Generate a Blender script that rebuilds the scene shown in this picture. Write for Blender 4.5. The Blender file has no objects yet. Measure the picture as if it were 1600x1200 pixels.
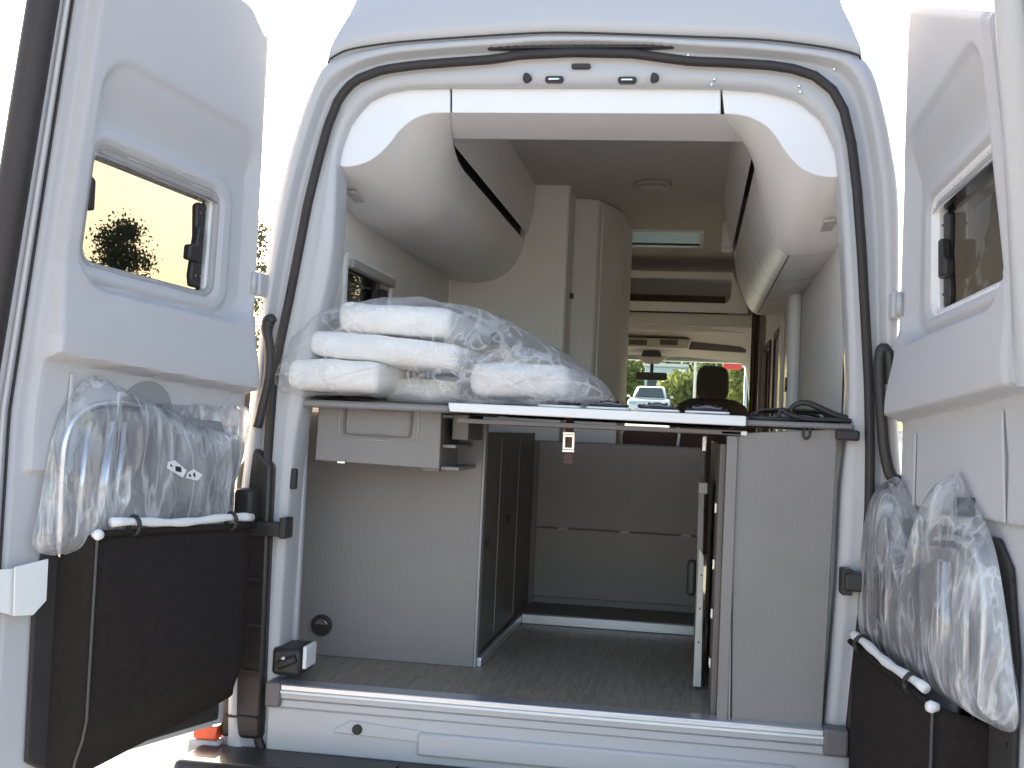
import bpy, bmesh, math, random
from mathutils import Vector, Matrix, noise
random.seed(7)
S = bpy.context.scene
COL = S.collection
rad = math.radians

# ------------------------------------------------------------------ camera, sky, sun
CAMX = Vector((0.98734, 0.15736, 0.04516))  # filled below
FPX = 1770.0
def _n(v): return Vector(v).normalized()
_d = _n((282, 80, FPX)); _p = _n((-718, 35, FPX))
_up = _d.cross(_p).normalized()
if _up.y > 0: _up = -_up
_xx = _d.cross(_up).normalized()
if _xx.x < 0: _xx = -_xx
CR = Matrix((_xx, _d, _up))              # camera space (x right, y down, z forward) -> world
CP = Vector((0.36, -3.1, 1.42))
cam_d = bpy.data.cameras.new('camera'); cam = bpy.data.objects.new('camera', cam_d); COL.objects.link(cam)
cam_d.sensor_width = 36; cam_d.lens = FPX / 1600 * 36; cam_d.clip_start = .05; cam_d.clip_end = 3000
m = Matrix.Identity(4)
for i in range(3):
    m[i][0] = CR[i][0]; m[i][1] = -CR[i][1]; m[i][2] = -CR[i][2]; m[i][3] = CP[i]
cam.matrix_world = m
S.camera = cam

SUN_EL, SUN_AZ = 22.0, -23.0            # azimuth measured from +Y (van's nose), minus = to the left
W = bpy.data.worlds.new('World'); S.world = W; W.use_nodes = True
nt = W.node_tree; bg = nt.nodes['Background']
sky = nt.nodes.new('ShaderNodeTexSky'); sky.sky_type = 'NISHITA'; sky.sun_disc = False
sky.sun_elevation = rad(SUN_EL); sky.sun_rotation = rad(SUN_AZ)
sky.air_density = 1.0; sky.dust_density = 3.0; sky.ozone_density = 1.0
nt.links.new(sky.outputs[0], bg.inputs[0]); bg.inputs[1].default_value = 0.15
sl = bpy.data.lights.new('sun', 'SUN'); sl.energy = 4.0; sl.angle = rad(0.53); sl.color = (1, .93, .82)
so = bpy.data.objects.new('sun', sl); COL.objects.link(so)
_e, _a = rad(SUN_EL), rad(SUN_AZ)
sdir = Vector((math.sin(_a) * math.cos(_e), math.cos(_a) * math.cos(_e), math.sin(_e)))
so.rotation_euler = sdir.to_track_quat('Z', 'Y').to_euler()
so.location = (-3, 6, 8)
S.view_settings.view_transform = 'Standard'; S.view_settings.look = 'None'
S.view_settings.gamma = 1.0; S.view_settings.use_curve_mapping = False
S.view_settings.exposure = 1.95
S.view_settings.use_white_balance = True; S.view_settings.white_balance_temperature = 7300; S.view_settings.white_balance_tint = 14
try:
    S.cycles.max_bounces = 10; S.cycles.transparent_max_bounces = 24; S.cycles.diffuse_bounces = 6
except Exception: pass

# ------------------------------------------------------------------ survey helpers: a sight line cut with a real plane
def _ray(px, py): return CR @ Vector((px - 800, py - 600, FPX))
def aty(px, py, Y): r = _ray(px, py); return CP + r * ((Y - CP.y) / r.y)
def atx(px, py, X): r = _ray(px, py); return CP + r * ((X - CP.x) / r.x)
def atz(px, py, Z): r = _ray(px, py); return CP + r * ((Z - CP.z) / r.z)

# ------------------------------------------------------------------ materials
def _noise(nt, scale, detail=4, rough=.6, sc=(1, 1, 1), coord='Object'):
    tc = nt.nodes.new('ShaderNodeTexCoord'); mp = nt.nodes.new('ShaderNodeMapping')
    mp.inputs['Scale'].default_value = sc
    n = nt.nodes.new('ShaderNodeTexNoise'); n.inputs['Scale'].default_value = scale
    n.inputs['Detail'].default_value = detail; n.inputs['Roughness'].default_value = rough
    nt.links.new(tc.outputs[coord], mp.inputs[0]); nt.links.new(mp.outputs[0], n.inputs['Vector'])
    return n
def mat(name, col, rough=.5, metal=0, coat=0, var=.06, vscale=3, bump=0, bscale=80, bsc=(1, 1, 1), spec=.5, sheen=0, rvar=.025):
    M = bpy.data.materials.new(name); M.use_nodes = True
    t = M.node_tree; b = t.nodes['Principled BSDF']
    b.inputs['Roughness'].default_value = rough; b.inputs['Metallic'].default_value = metal
    b.inputs['Coat Weight'].default_value = coat; b.inputs['Coat Roughness'].default_value = .08
    b.inputs['Specular IOR Level'].default_value = spec; b.inputs['Sheen Weight'].default_value = sheen
    n = _noise(t, vscale, 5, .65)
    r = t.nodes.new('ShaderNodeValToRGB')
    c = Vector(col)
    r.color_ramp.elements[0].position = .3; r.color_ramp.elements[1].position = .7
    r.color_ramp.elements[0].color = (*(c * (1 - var)), 1); r.color_ramp.elements[1].color = (*[min(1, q * (1 + var)) for q in c], 1)
    t.links.new(n.outputs[0], r.inputs[0]); t.links.new(r.outputs[0], b.inputs['Base Color'])
    mr = t.nodes.new('ShaderNodeMapRange'); mr.inputs['To Min'].default_value = max(.02, rough - rvar); mr.inputs['To Max'].default_value = min(1, rough + rvar)
    n3 = _noise(t, vscale * 3.1, 6, .7); t.links.new(n3.outputs[0], mr.inputs[0]); t.links.new(mr.outputs[0], b.inputs['Roughness'])
    if bump:
        n2 = _noise(t, bscale, 3, .6, bsc); bp = t.nodes.new('ShaderNodeBump')
        bp.inputs['Strength'].default_value = bump; bp.inputs['Distance'].default_value = .004
        t.links.new(n2.outputs[0], bp.inputs['Height']); t.links.new(bp.outputs[0], b.inputs['Normal'])
    return M
def glass(name, tint, trans, rough=.02):
    M = bpy.data.materials.new(name); M.use_nodes = True; t = M.node_tree
    for n in list(t.nodes): t.nodes.remove(n)
    o = t.nodes.new('ShaderNodeOutputMaterial'); mx = t.nodes.new('ShaderNodeMixShader')
    tr = t.nodes.new('ShaderNodeBsdfTransparent'); gl = t.nodes.new('ShaderNodeBsdfGlossy')
    tr.inputs[0].default_value = (*[q * trans for q in tint], 1); gl.inputs['Roughness'].default_value = rough
    lw = t.nodes.new('ShaderNodeLayerWeight'); lw.inputs[0].default_value = .5
    pw = t.nodes.new('ShaderNodeMath'); pw.operation = 'POWER'; pw.inputs[1].default_value = 4.5; t.links.new(lw.outputs['Facing'], pw.inputs[0])
    fr = t.nodes.new('ShaderNodeMath'); fr.operation = 'MULTIPLY_ADD'; fr.inputs[1].default_value = .7; fr.inputs[2].default_value = .03; t.links.new(pw.outputs[0], fr.inputs[0])
    t.links.new(fr.outputs[0], mx.inputs[0]); t.links.new(tr.outputs[0], mx.inputs[1]); t.links.new(gl.outputs[0], mx.inputs[2])
    t.links.new(mx.outputs[0], o.inputs[0]); return M
def film(name, base=.06, crease=.6, scale=9, sc=(1, 1, .5), col=(.93, .94, .96), face=.7, haze=.15, refl=.5, rdist=.035):
    """thin crinkled clear polythene: nearly clear flats, creases painted white as highlights, glossy facets"""
    M = bpy.data.materials.new(name); M.use_nodes = True; t = M.node_tree
    N = t.nodes.new; Lk = t.links.new
    b = t.nodes['Principled BSDF']; o = t.nodes['Material Output']
    b.inputs['Base Color'].default_value = (*col, 1); b.inputs['Roughness'].default_value = .13
    b.inputs['Specular IOR Level'].default_value = 1.0
    tl = N('ShaderNodeBsdfTranslucent'); tl.inputs[0].default_value = (*col, 1)
    ms = N('ShaderNodeMixShader'); ms.inputs[0].default_value = .35
    Lk(b.outputs[0], ms.inputs[1]); Lk(tl.outputs[0], ms.inputs[2])
    tr = N('ShaderNodeBsdfTransparent'); tr.inputs[0].default_value = (.985, .985, .99, 1)
    gl = N('ShaderNodeBsdfGlossy'); gl.inputs['Roughness'].default_value = .09
    # crease highlights painted white: thin ridges where a distorted noise crosses its middle
    def ridge(sca, wid, dist, scl):
        n = _noise(t, sca, 3, .55, scl); n.inputs['Distortion'].default_value = dist * .5
        a = N('ShaderNodeMath'); a.operation = 'SUBTRACT'; a.inputs[1].default_value = .5; Lk(n.outputs[0], a.inputs[0])
        c = N('ShaderNodeMath'); c.operation = 'ABSOLUTE'; Lk(a.outputs[0], c.inputs[0])
        m_ = N('ShaderNodeMapRange'); m_.inputs['From Min'].default_value = 0; m_.inputs['From Max'].default_value = wid
        m_.inputs['To Min'].default_value = 1; m_.inputs['To Max'].default_value = 0; m_.interpolation_type = 'SMOOTHSTEP'; Lk(c.outputs[0], m_.inputs[0]); return m_
    r1 = ridge(scale, .035, .8, sc); r2 = ridge(scale * 2.3, .05, 1.5, (sc[0], sc[1], sc[2] * .8))
    mk_ = _noise(t, scale * .45, 2, .5); mr_ = N('ShaderNodeMapRange'); mr_.inputs['From Min'].default_value = .42; mr_.inputs['From Max'].default_value = .62; Lk(mk_.outputs[0], mr_.inputs[0])
    q = N('ShaderNodeMath'); q.operation = 'MULTIPLY'; Lk(r2.outputs[0], q.inputs[0]); Lk(mr_.outputs[0], q.inputs[1])
    q2 = N('ShaderNodeMath'); q2.operation = 'MAXIMUM'; Lk(r1.outputs[0], q2.inputs[0]); Lk(q.outputs[0], q2.inputs[1])
    q3 = N('ShaderNodeMath'); q3.operation = 'MULTIPLY_ADD'; q3.inputs[1].default_value = crease; q3.inputs[2].default_value = base; Lk(q2.outputs[0], q3.inputs[0])
    hz = N('ShaderNodeMath'); hz.operation = 'MULTIPLY_ADD'; hz.inputs[1].default_value = haze; Lk(mr_.outputs[0], hz.inputs[0]); Lk(q3.outputs[0], hz.inputs[2])
    lw = N('ShaderNodeLayerWeight'); lw.inputs[0].default_value = .3
    ml = N('ShaderNodeMath'); ml.operation = 'MULTIPLY'; ml.inputs[1].default_value = face; Lk(lw.outputs['Facing'], ml.inputs[0])
    ad = N('ShaderNodeMath'); ad.operation = 'MAXIMUM'; Lk(hz.outputs[0], ad.inputs[0]); Lk(ml.outputs[0], ad.inputs[1]); ad.use_clamp = True
    mx = N('ShaderNodeMixShader'); Lk(ad.outputs[0], mx.inputs[0]); Lk(tr.outputs[0], mx.inputs[1]); Lk(ms.outputs[0], mx.inputs[2])
    # clear-film reflection on top
    f2 = N('ShaderNodeLayerWeight'); f2.inputs[0].default_value = .45
    p2 = N('ShaderNodeMath'); p2.operation = 'MULTIPLY_ADD'; p2.inputs[1].default_value = refl; p2.inputs[2].default_value = .02; Lk(f2.outputs['Fresnel'], p2.inputs[0])
    m2 = N('ShaderNodeMixShader'); Lk(p2.outputs[0], m2.inputs[0]); Lk(mx.outputs[0], m2.inputs[1]); Lk(gl.outputs[0], m2.inputs[2])
    Lk(m2.outputs[0], o.inputs[0])
    vo = N('ShaderNodeTexVoronoi'); vo.feature = 'F1'; vo.inputs['Scale'].default_value = scale * 1.6
    tc = N('ShaderNodeTexCoord'); mp = N('ShaderNodeMapping'); mp.inputs['Scale'].default_value = sc
    wn = _noise(t, scale * 1.5, 3, .5, sc); va = N('ShaderNodeVectorMath'); va.operation = 'MULTIPLY_ADD'; va.inputs[1].default_value = (.12, .12, .12)
    Lk(wn.outputs['Color'], va.inputs[0]); Lk(tc.outputs['Object'], mp.inputs[0]); Lk(mp.outputs[0], va.inputs[2]); Lk(va.outputs[0], vo.inputs['Vector'])
    bp = N('ShaderNodeBump'); bp.inputs['Strength'].default_value = 1.0; bp.inputs['Distance'].default_value = rdist
    Lk(vo.outputs['Distance'], bp.inputs['Height']); Lk(bp.outputs[0], b.inputs['Normal']); Lk(bp.outputs[0], gl.inputs['Normal'])
    return M

PAINT = mat('van_paint', (.50, .502, .518), .30, coat=.3, var=.008, vscale=.8, rvar=.01)
TRIMP = mat('door_trim_plastic', (.52, .52, .535), .60, var=.015, bump=.05, bscale=300, spec=.22, rvar=.02)
FASCIA = mat('white_moulding', (.86, .86, .87), .3, var=.015, coat=.2)
LOCKER = mat('locker_shell', (.82, .79, .765), .36, var=.03, bump=.06, bscale=200)
CEIL = mat('headliner', (.57, .535, .51), .9, var=.05, bump=.3, bscale=300)
WALL = mat('wall_lining', (.74, .715, .68), .8, var=.04, bump=.25, bscale=250)
CREAM = mat('cream_laminate', (.83, .815, .77), .45, var=.02)
CREAM2 = mat('grey_white_laminate', (.77, .757, .73), .45, var=.02)
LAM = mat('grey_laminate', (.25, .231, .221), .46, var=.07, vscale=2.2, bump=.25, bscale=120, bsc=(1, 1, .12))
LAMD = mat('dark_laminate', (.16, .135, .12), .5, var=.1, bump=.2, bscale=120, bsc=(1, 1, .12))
EDGE = mat('edge_band', (.36, .35, .34), .35, var=.04)
ALU = mat('brushed_aluminium', (.72, .74, .78), .3, metal=.75, var=.05, bump=.1, bscale=60, bsc=(.1, 3, 3))
CHROME = mat('chrome', (.75, .76, .78), .16, metal=1, var=.03)
RUB = mat('black_rubber', (.030, .025, .025), .55, var=.2, bump=.2, bscale=90)
BLK = mat('black_plastic', (.030, .028, .027), .45, var=.2, bump=.15, bscale=200)
SMOKE = mat('smoked_plastic', (.026, .021, .020), .38, coat=.1, var=.1)
FAB = mat('black_felt', (.027, .022, .020), .95, var=.16, vscale=60, bump=.6, bscale=420, spec=.2)
SEAM = mat('seam_tape', (.09, .085, .08), .8)
GREYF = mat('grey_chair_fabric', (.24, .235, .245), .85, var=.12, vscale=9, bump=.4, bscale=300)
CUSH = mat('white_cushion', (.93, .92, .89), .8, var=.02, vscale=6, bump=.05, bscale=14)
WHITEP = mat('white_plastic', (.85, .85, .84), .35, var=.03)
CARD = mat('chipboard_edge', (.68, .66, .60), .8, var=.12, vscale=40)
SEATF = mat('seat_fabric', (.06, .05, .047), .9, var=.15, vscale=30, bump=.4, bscale=300)
CURT = mat('brown_curtain', (.11, .065, .055), .9, var=.15, bump=.3, bscale=150)
CURTG = mat('grey_curtain', (.42, .37, .36), .9, var=.1, bump=.3, bscale=150)
HEAD = mat('cab_headliner', (.50, .48, .42), .85, var=.04, bump=.2, bscale=200)
VISOR = mat('visor_grey', (.10, .085, .08), .8, var=.1)
ORANGE = mat('orange_reflector', (.9, .09, .02), .2, coat=.6, var=.12, vscale=60)
FILM = film('clear_plastic_bag', .03, .30, 4.5, (1, 1, 1.2), face=.38, haze=.05, refl=.22, rdist=.03)
FILMD = film('crinkled_plastic_sleeve', .20, .36, 6.0, (1.3, 1.3, .40), (.93, .94, .96), face=.6, haze=.42, refl=.42, rdist=.028)
GLC = glass('window_glass', (.87, .91, .92), .25)
GLS = glass('darkened_glass', (.9, .88, .86), .16)  # darker twin of the window glass; tint also stands in for reflection
GLW = glass('windscreen_glass', (.93, 1, .97), .90)
GLK = glass('rooflight_glass', (.62, .9, .93), .45)

# floor: fine woven streaks running front to back
FLOOR = bpy.data.materials.new('vinyl_floor'); FLOOR.use_nodes = True; t = FLOOR.node_tree; b = t.nodes['Principled BSDF']
n = _noise(t, 26, 6, .8, (6, .30, 1)); r = t.nodes.new('ShaderNodeValToRGB')
r.color_ramp.elements[0].position = .34; r.color_ramp.elements[1].position = .70
r.color_ramp.elements[0].color = (.19, .150, .115, 1); r.color_ramp.elements[1].color = (.44, .375, .30, 1)
t.links.new(n.outputs[0], r.inputs[0]); t.links.new(r.outputs[0], b.inputs['Base Color']); b.inputs['Roughness'].default_value = .5
bp = t.nodes.new('ShaderNodeBump'); bp.inputs['Strength'].default_value = .25; bp.inputs['Distance'].default_value = .002
t.links.new(n.outputs[0], bp.inputs['Height']); t.links.new(bp.outputs[0], b.inputs['Normal'])

# ------------------------------------------------------------------ object helpers
INV = {}
def thing(name, label, cat, loc=(0, 0, 0), group=None):
    o = bpy.data.objects.new(name, None); COL.objects.link(o); o.location = loc
    o.empty_display_size = .2
    o['label'] = label; o['category'] = cat
    if group: o['group'] = group
    INV[o.name] = Vector(loc); return o
def link(name, me, M, parent=None, smooth=False, bevel=0, seg=2, angle=35):
    """me holds world coordinates; the object's origin goes to the middle of its base"""
    if M: me.materials.append(M)
    o = bpy.data.objects.new(name, me); COL.objects.link(o)
    vs = [v.co for v in me.vertices]
    c = Vector((sum(v.x for v in vs) / len(vs), sum(v.y for v in vs) / len(vs), min(v.z for v in vs)))
    me.transform(Matrix.Translation(-c))
    INV[o.name] = c
    if parent:
        o.parent = parent; o.location = c - INV[parent.name]
    else: o.location = c
    if smooth:
        for p in me.polygons: p.use_smooth = True
    if bevel:
        bm_ = o.modifiers.new('bevel', 'BEVEL'); bm_.width = bevel; bm_.segments = seg; bm_.limit_method = 'ANGLE'; bm_.angle_limit = rad(angle)
        bm_.harden_normals = False
        for p in me.polygons: p.use_smooth = True
        try:
            ed = me; ed.set_sharp_from_angle(angle=rad(60))
        except Exception: pass
    return o
def mk(name, V, F, M, parent=None, **k):
    me = bpy.data.meshes.new(name); me.from_pydata([tuple(v) for v in V], [], F); me.update()
    b_ = bmesh.new(); b_.from_mesh(me); bmesh.ops.recalc_face_normals(b_, faces=b_.faces); b_.to_mesh(me); b_.free()
    return link(name, me, M, parent, **k)
def tag(o, label, cat=None, group=None, kind=None):
    if label: o['label'] = label
    if cat: o['category'] = cat
    if group: o['group'] = group
    if kind: o['kind'] = kind
    return o
def boxvf(x0, x1, y0, y1, z0, z1, base=0):
    V = [(x, y, z) for z in (z0, z1) for y in (y0, y1) for x in (x0, x1)]
    F = [(0, 1, 3, 2), (4, 6, 7, 5), (0, 4, 5, 1), (2, 3, 7, 6), (0, 2, 6, 4), (1, 5, 7, 3)]
    return V, [tuple(i + base for i in f) for f in F]
def box(name, x0, x1, y0, y1, z0, z1, M, parent=None, bevel=.003, rot=0, **k):
    V, F = boxvf(x0, x1, y0, y1, z0, z1)
    if rot:
        c = Vector(((x0 + x1) / 2, (y0 + y1) / 2, (z0 + z1) / 2)); R_ = Matrix.Rotation(rot, 3, 'Y')
        V = [c + R_ @ (Vector(v) - c) for v in V]
    return mk(name, V, F, M, parent, bevel=bevel, **k)
def prism(name, P, vec, M, parent=None, bevel=.003, **k):
    """polygon P (3-D points) pushed along vec"""
    n_ = len(P); P = [Vector(p) for p in P]; vec = Vector(vec)
    V = P + [p + vec for p in P]
    F = [tuple(range(n_)), tuple(range(2 * n_ - 1, n_ - 1, -1))] + [(i, (i + 1) % n_, n_ + (i + 1) % n_, n_ + i) for i in range(n_)]
    return mk(name, V, F, M, parent, bevel=bevel, **k)
def loftvf(loops, closed=False, caps=False):
    n_ = len(loops[0]); V = [Vector(p) for L in loops for p in L]; F = []
    for a in range(len(loops) - 1):
        for i in range(n_ if closed else n_ - 1):
            j = (i + 1) % n_
            F.append((a * n_ + i, a * n_ + j, (a + 1) * n_ + j, (a + 1) * n_ + i))
    if caps: F.append(tuple(range(n_))[::-1]); F.append(tuple((len(loops) - 1) * n_ + i for i in range(n_)))
    return V, F
def loft(name, loops, M, parent=None, closed=False, caps=False, **k):
    k.setdefault('smooth', True)
    V, F = loftvf(loops, closed, caps); return mk(name, V, F, M, parent, **k)
def resample(P, n_):
    P = [Vector(p) for p in P]; D = [0]
    for a, b_ in zip(P, P[1:]): D.append(D[-1] + (b_ - a).length)
    out = []; j = 0
    for i in range(n_):
        s_ = D[-1] * i / (n_ - 1)
        while j < len(P) - 2 and D[j + 1] < s_: j += 1
        f = (s_ - D[j]) / max(1e-9, D[j + 1] - D[j]); out.append(P[j].lerp(P[j + 1], min(1, max(0, f))))
    return out
def spline(P, k=6, closed=False):
    P = [Vector(p) for p in P]; out = []; n_ = len(P)
    for i in range(n_ if closed else n_ - 1):
        if closed: a, b_, c, d = P[i - 1], P[i], P[(i + 1) % n_], P[(i + 2) % n_]
        else: a, b_, c, d = P[max(0, i - 1)], P[i], P[i + 1], P[min(n_ - 1, i + 2)]
        for q in range(k):
            t_ = q / k
            out.append(.5 * ((2 * b_) + (c - a) * t_ + (2 * a - 5 * b_ + 4 * c - d) * t_ ** 2 + (3 * b_ - a - 3 * c + d) * t_ ** 3))
    if not closed: out.append(P[-1])
    return out
def tubevf(P, r_, sides=10, base=0):
    P = [Vector(p) for p in P]; V = []; F = []; up_ = Vector((.3, .2, .93)).normalized(); prev = None
    for i, p in enumerate(P):
        t_ = (P[min(i + 1, len(P) - 1)] - P[max(0, i - 1)]).normalized()
        u_ = (prev - t_ * prev.dot(t_)) if prev is not None else t_.cross(up_)
        if u_.length < 1e-4: u_ = t_.orthogonal()
        u_.normalize(); prev = u_; w_ = t_.cross(u_)
        rr = r_[i] if isinstance(r_, (list, tuple)) else r_
        for s_ in range(sides):
            a = 2 * math.pi * s_ / sides; V.append(p + (u_ * math.cos(a) + w_ * math.sin(a)) * rr)
    for i in range(len(P) - 1):
        for s_ in range(sides):
            j = (s_ + 1) % sides; F.append((base + i * sides + s_, base + i * sides + j, base + (i + 1) * sides + j, base + (i + 1) * sides + s_))
    F.append(tuple(base + s_ for s_ in range(sides))[::-1]); F.append(tuple(base + (len(P) - 1) * sides + s_ for s_ in range(sides)))
    return V, F
def tube(name, P, r_, M, parent=None, sides=10):
    V, F = tubevf(P, r_, sides); return mk(name, V, F, M, parent, smooth=True)
def ring2(P, d_):
    """offset a 3-D closed loop lying in a plane about its centre by d_ metres"""
    c = sum(P, Vector()) / len(P); return [p + (p - c).normalized() * d_ for p in P]
def rrect(cx, cz, hx, hz, r_, k=6):
    out = []
    for sx, sz, a0 in ((1, 1, 0), (-1, 1, 90), (-1, -1, 180), (1, -1, 270)):
        for i in range(k + 1):
            a = rad(a0 + 90 * i / k); out.append((cx + sx * (hx - r_) + r_ * math.cos(a), cz + sz * (hz - r_) + r_ * math.sin(a)))
    return out
def ss(a, b_, x):
    t_ = min(1, max(0, (x - a) / (b_ - a))); return t_ * t_ * (3 - 2 * t_)

# ================================================================== GROUND
def gz(x, y): return 2.0 * ss(7, 46, y) + 1.4 * ss(46, 100, y) + .0 * x
GM = bpy.data.materials.new('asphalt_and_grass'); GM.use_nodes = True; t = GM.node_tree; b = t.nodes['Principled BSDF']
tc = t.nodes.new('ShaderNodeTexCoord'); sp = t.nodes.new('ShaderNodeSeparateXYZ'); t.links.new(tc.outputs['Object'], sp.inputs[0])
n = _noise(t, .15, 4); n5 = _noise(t, 90, 3); 
ra = t.nodes.new('ShaderNodeValToRGB'); ra.color_ramp.elements[0].color = (.36, .34, .31, 1); ra.color_ramp.elements[1].color = (.56, .53, .48, 1)
t.links.new(n5.outputs[0], ra.inputs[0])
rg = t.nodes.new('ShaderNodeValToRGB'); rg.color_ramp.elements[0].color = (.05, .09, .02, 1); rg.color_ramp.elements[1].color = (.14, .2, .04, 1)
t.links.new(n5.outputs[0], rg.inputs[0])
mth = t.nodes.new('ShaderNodeMath'); mth.operation = 'MULTIPLY_ADD'; mth.inputs[1].default_value = 6; mth.inputs[2].default_value = -3
t.links.new(n.outputs[0], mth.inputs[0]); ad = t.nodes.new('ShaderNodeMath'); ad.operation = 'ADD'
t.links.new(sp.outputs['Y'], ad.inputs[0]); t.links.new(mth.outputs[0], ad.inputs[1])
mr = t.nodes.new('ShaderNodeMapRange'); mr.inputs['From Min'].default_value = 56; mr.inputs['From Max'].default_value = 56.5
t.links.new(ad.outputs[0], mr.inputs[0]); mxc = t.nodes.new('ShaderNodeMix'); mxc.data_type = 'RGBA'
t.links.new(mr.outputs[0], mxc.inputs['Factor']); t.links.new(ra.outputs[0], mxc.inputs['A']); t.links.new(rg.outputs[0], mxc.inputs['B'])
t.links.new(mxc.outputs['Result'], b.inputs['Base Color']); b.inputs['Roughness'].default_value = .9
ys = [-900, -300, -100, -40, -15, -5, 0, 5] + [6 + i for i in range(0, 30, 2)] + [38, 44, 52, 60, 70, 80, 92, 150, 400, 900]
xs = [-900, -300, -100, -50, -25, -12, -6, 0, 6, 12, 25, 50, 100, 300, 900]
me = bpy.data.meshes.new('ground')
me.from_pydata([(x, y, gz(x, y)) for y in ys for x in xs], [], [(j * len(xs) + i, j * len(xs) + i + 1, (j + 1) * len(xs) + i + 1, (j + 1) * len(xs) + i) for j in range(len(ys) - 1) for i in range(len(xs) - 1)])
me.materials.append(GM)
for p in me.polygons: p.use_smooth = True
g = bpy.data.objects.new('ground', me); COL.objects.link(g); g['kind'] = 'structure'
g['label'] = 'pale grey asphalt yard running into grass'

# ================================================================== THE VAN
VAN = thing('camper_van', 'white camper van seen from behind with both rear doors open and grey fitted furniture inside', 'van', (0, 0, 0))
NL = 170
OUT = [(-.93, .45), (-.93, .8), (-.925, 1.2), (-.90, 1.47), (-.878, 1.88), (-.845, 2.12), (-.80, 2.30), (-.765, 2.40), (-.74, 2.448), (-.706, 2.472), (-.6, 2.492), (-.48, 2.507), (-.18, 2.524), (0, 2.526), (.35, 2.511), (.52, 2.50),
       (.745, 2.468), (.778, 2.455), (.80, 2.428), (.82, 2.375), (.857, 2.225), (.885, 2.02), (.895, 1.5), (.925, 1.2), (.93, .8), (.93, .45)]
SEALPX = [(440, 1215), (418, 1185), (405, 1147), (402, 1050), (403, 987), (408, 900), (416, 800), (424, 680), (430, 600), (440, 540), (455, 470), (470, 393), (484, 320), (500, 255), (515, 200), (533, 155), (557, 128), (600, 112),
          (650, 105), (700, 101), (770, 96), (815, 89), (900, 85), (990, 87), (1040, 94), (1080, 99), (1133, 101), (1200, 105), (1240, 111), (1273, 122), (1300, 144), (1317, 174), (1329, 225), (1338, 300),
          (1345, 395), (1352, 525), (1356, 600), (1358, 700), (1357, 790), (1350, 920), (1337, 1040), (1326, 1150), (1316, 1240)]
JAMBPX = [(455, 1215), (432, 1170), (428, 1110), (437, 1056), (444, 940), (454, 800), (463, 700), (473, 640), (485, 570), (500, 500), (515, 440), (523, 393), (527, 320), (529, 258), (533, 232), (548, 192), (575, 159), (605, 144), (640, 138), (705, 136), (910, 136), (1126, 138),
          (1200, 143), (1250, 158), (1285, 190), (1305, 235), (1311, 290), (1318, 400), (1323, 500), (1326, 600), (1322, 677), (1312, 760), (1306, 900), (1295, 1040), (1284, 1160), (1278, 1240)]
OUTC = resample(spline([(x, 0, z) for x, z in OUT], 5), NL)
SEALC = resample([aty(x, y, .035) for x, y in SEALPX], NL)
JAMBC = resample([aty(x, y, .055) for x, y in JAMBPX], NL)
def dy(L, y): return [Vector((p.x, y, p.z)) for p in L]
def mixl(A, B, f, y): return [Vector((a.x + (b_.x - a.x) * f, y, a.z + (b_.z - a.z) * f)) for a, b_ in zip(A, B)]
ringL = [dy(OUTC, .24), dy(OUTC, .06), mixl(OUTC, SEALC, .04, .02), mixl(OUTC, SEALC, .14, .002), mixl(OUTC, SEALC, .36, -.002), mixl(OUTC, SEALC, .44, .004),
         mixl(OUTC, SEALC, .52, .03), mixl(OUTC, SEALC, .60, .036), mixl(OUTC, SEALC, .72, .034), mixl(OUTC, SEALC, .80, .026), mixl(OUTC, SEALC, .93, .024), dy(SEALC, .03),
         mixl(SEALC, JAMBC, .25, .038), mixl(SEALC, JAMBC, .5, .034), mixl(SEALC, JAMBC, .92, .038), mixl(SEALC, JAMBC, 1, .05), mixl(SEALC, JAMBC, 1, .14)]
loft('body_shell', ringL, PAINT, VAN, smooth=True)
tube('door_seal', [Vector((p.x, .018, p.z)) for p in SEALC], .0135, RUB, VAN, 10)
# high roof cap above the seam: front, corners and both sides in one skin
SEAMP = [(-.716, 2.458), (-.69, 2.474), (-.66, 2.486), (-.60, 2.497), (-.48, 2.510), (-.18, 2.527), (0, 2.529), (.35, 2.513), (.521, 2.503), (.66, 2.484), (.735, 2.468), (.762, 2.458)]
fr_ = spline([Vector((x, 0, z)) for x, z in SEAMP], 4)
base_ = [Vector((-.735, y, 2.445)) for y in (5.0, 2.0, .5, .2, .08)] + [Vector((-.728, .025, 2.450))] + fr_ + [Vector((.772, .025, 2.450))] + [Vector((.779, y, 2.445)) for y in (.08, .2, .5, 2.0, 5.0)]
cap = []  # unseen upper rows kept full and tall to shade the right door
for sc_, dz, yy in ((.985, -.012, .02), (1.0, .006, -.004), (.995, .03, -.006), (.968, .086, .008), (.937, .144, .030), (.915, .22, .060), (.885, .33, .10), (.84, .42, .17), (.76, .475, .30), (.62, .50, .55), (.45, .505, .9)):
    cap.append([Vector((.02 + (p.x - .02) * sc_, p.y + yy * (1 if p.y < .3 else (0 if p.y > 1 else .5)), p.z + dz)) for p in base_])
loft('high_roof', cap, PAINT, VAN)
tube('roof_seam', [Vector((p.x, p.y - .001, p.z - .004)) for p in base_[5:-5]], .0028, RUB, VAN, 6)
for a in ((-.42, .42, .9, 3.12), (-.42, -.12, 3.12, 3.62), (.36, .42, 3.12, 3.62), (-.42, .42, 3.62, 5.0)): box('roof_deck', a[0], a[1], a[2], a[3], 2.975, 2.995, PAINT, VAN, 0)
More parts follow.
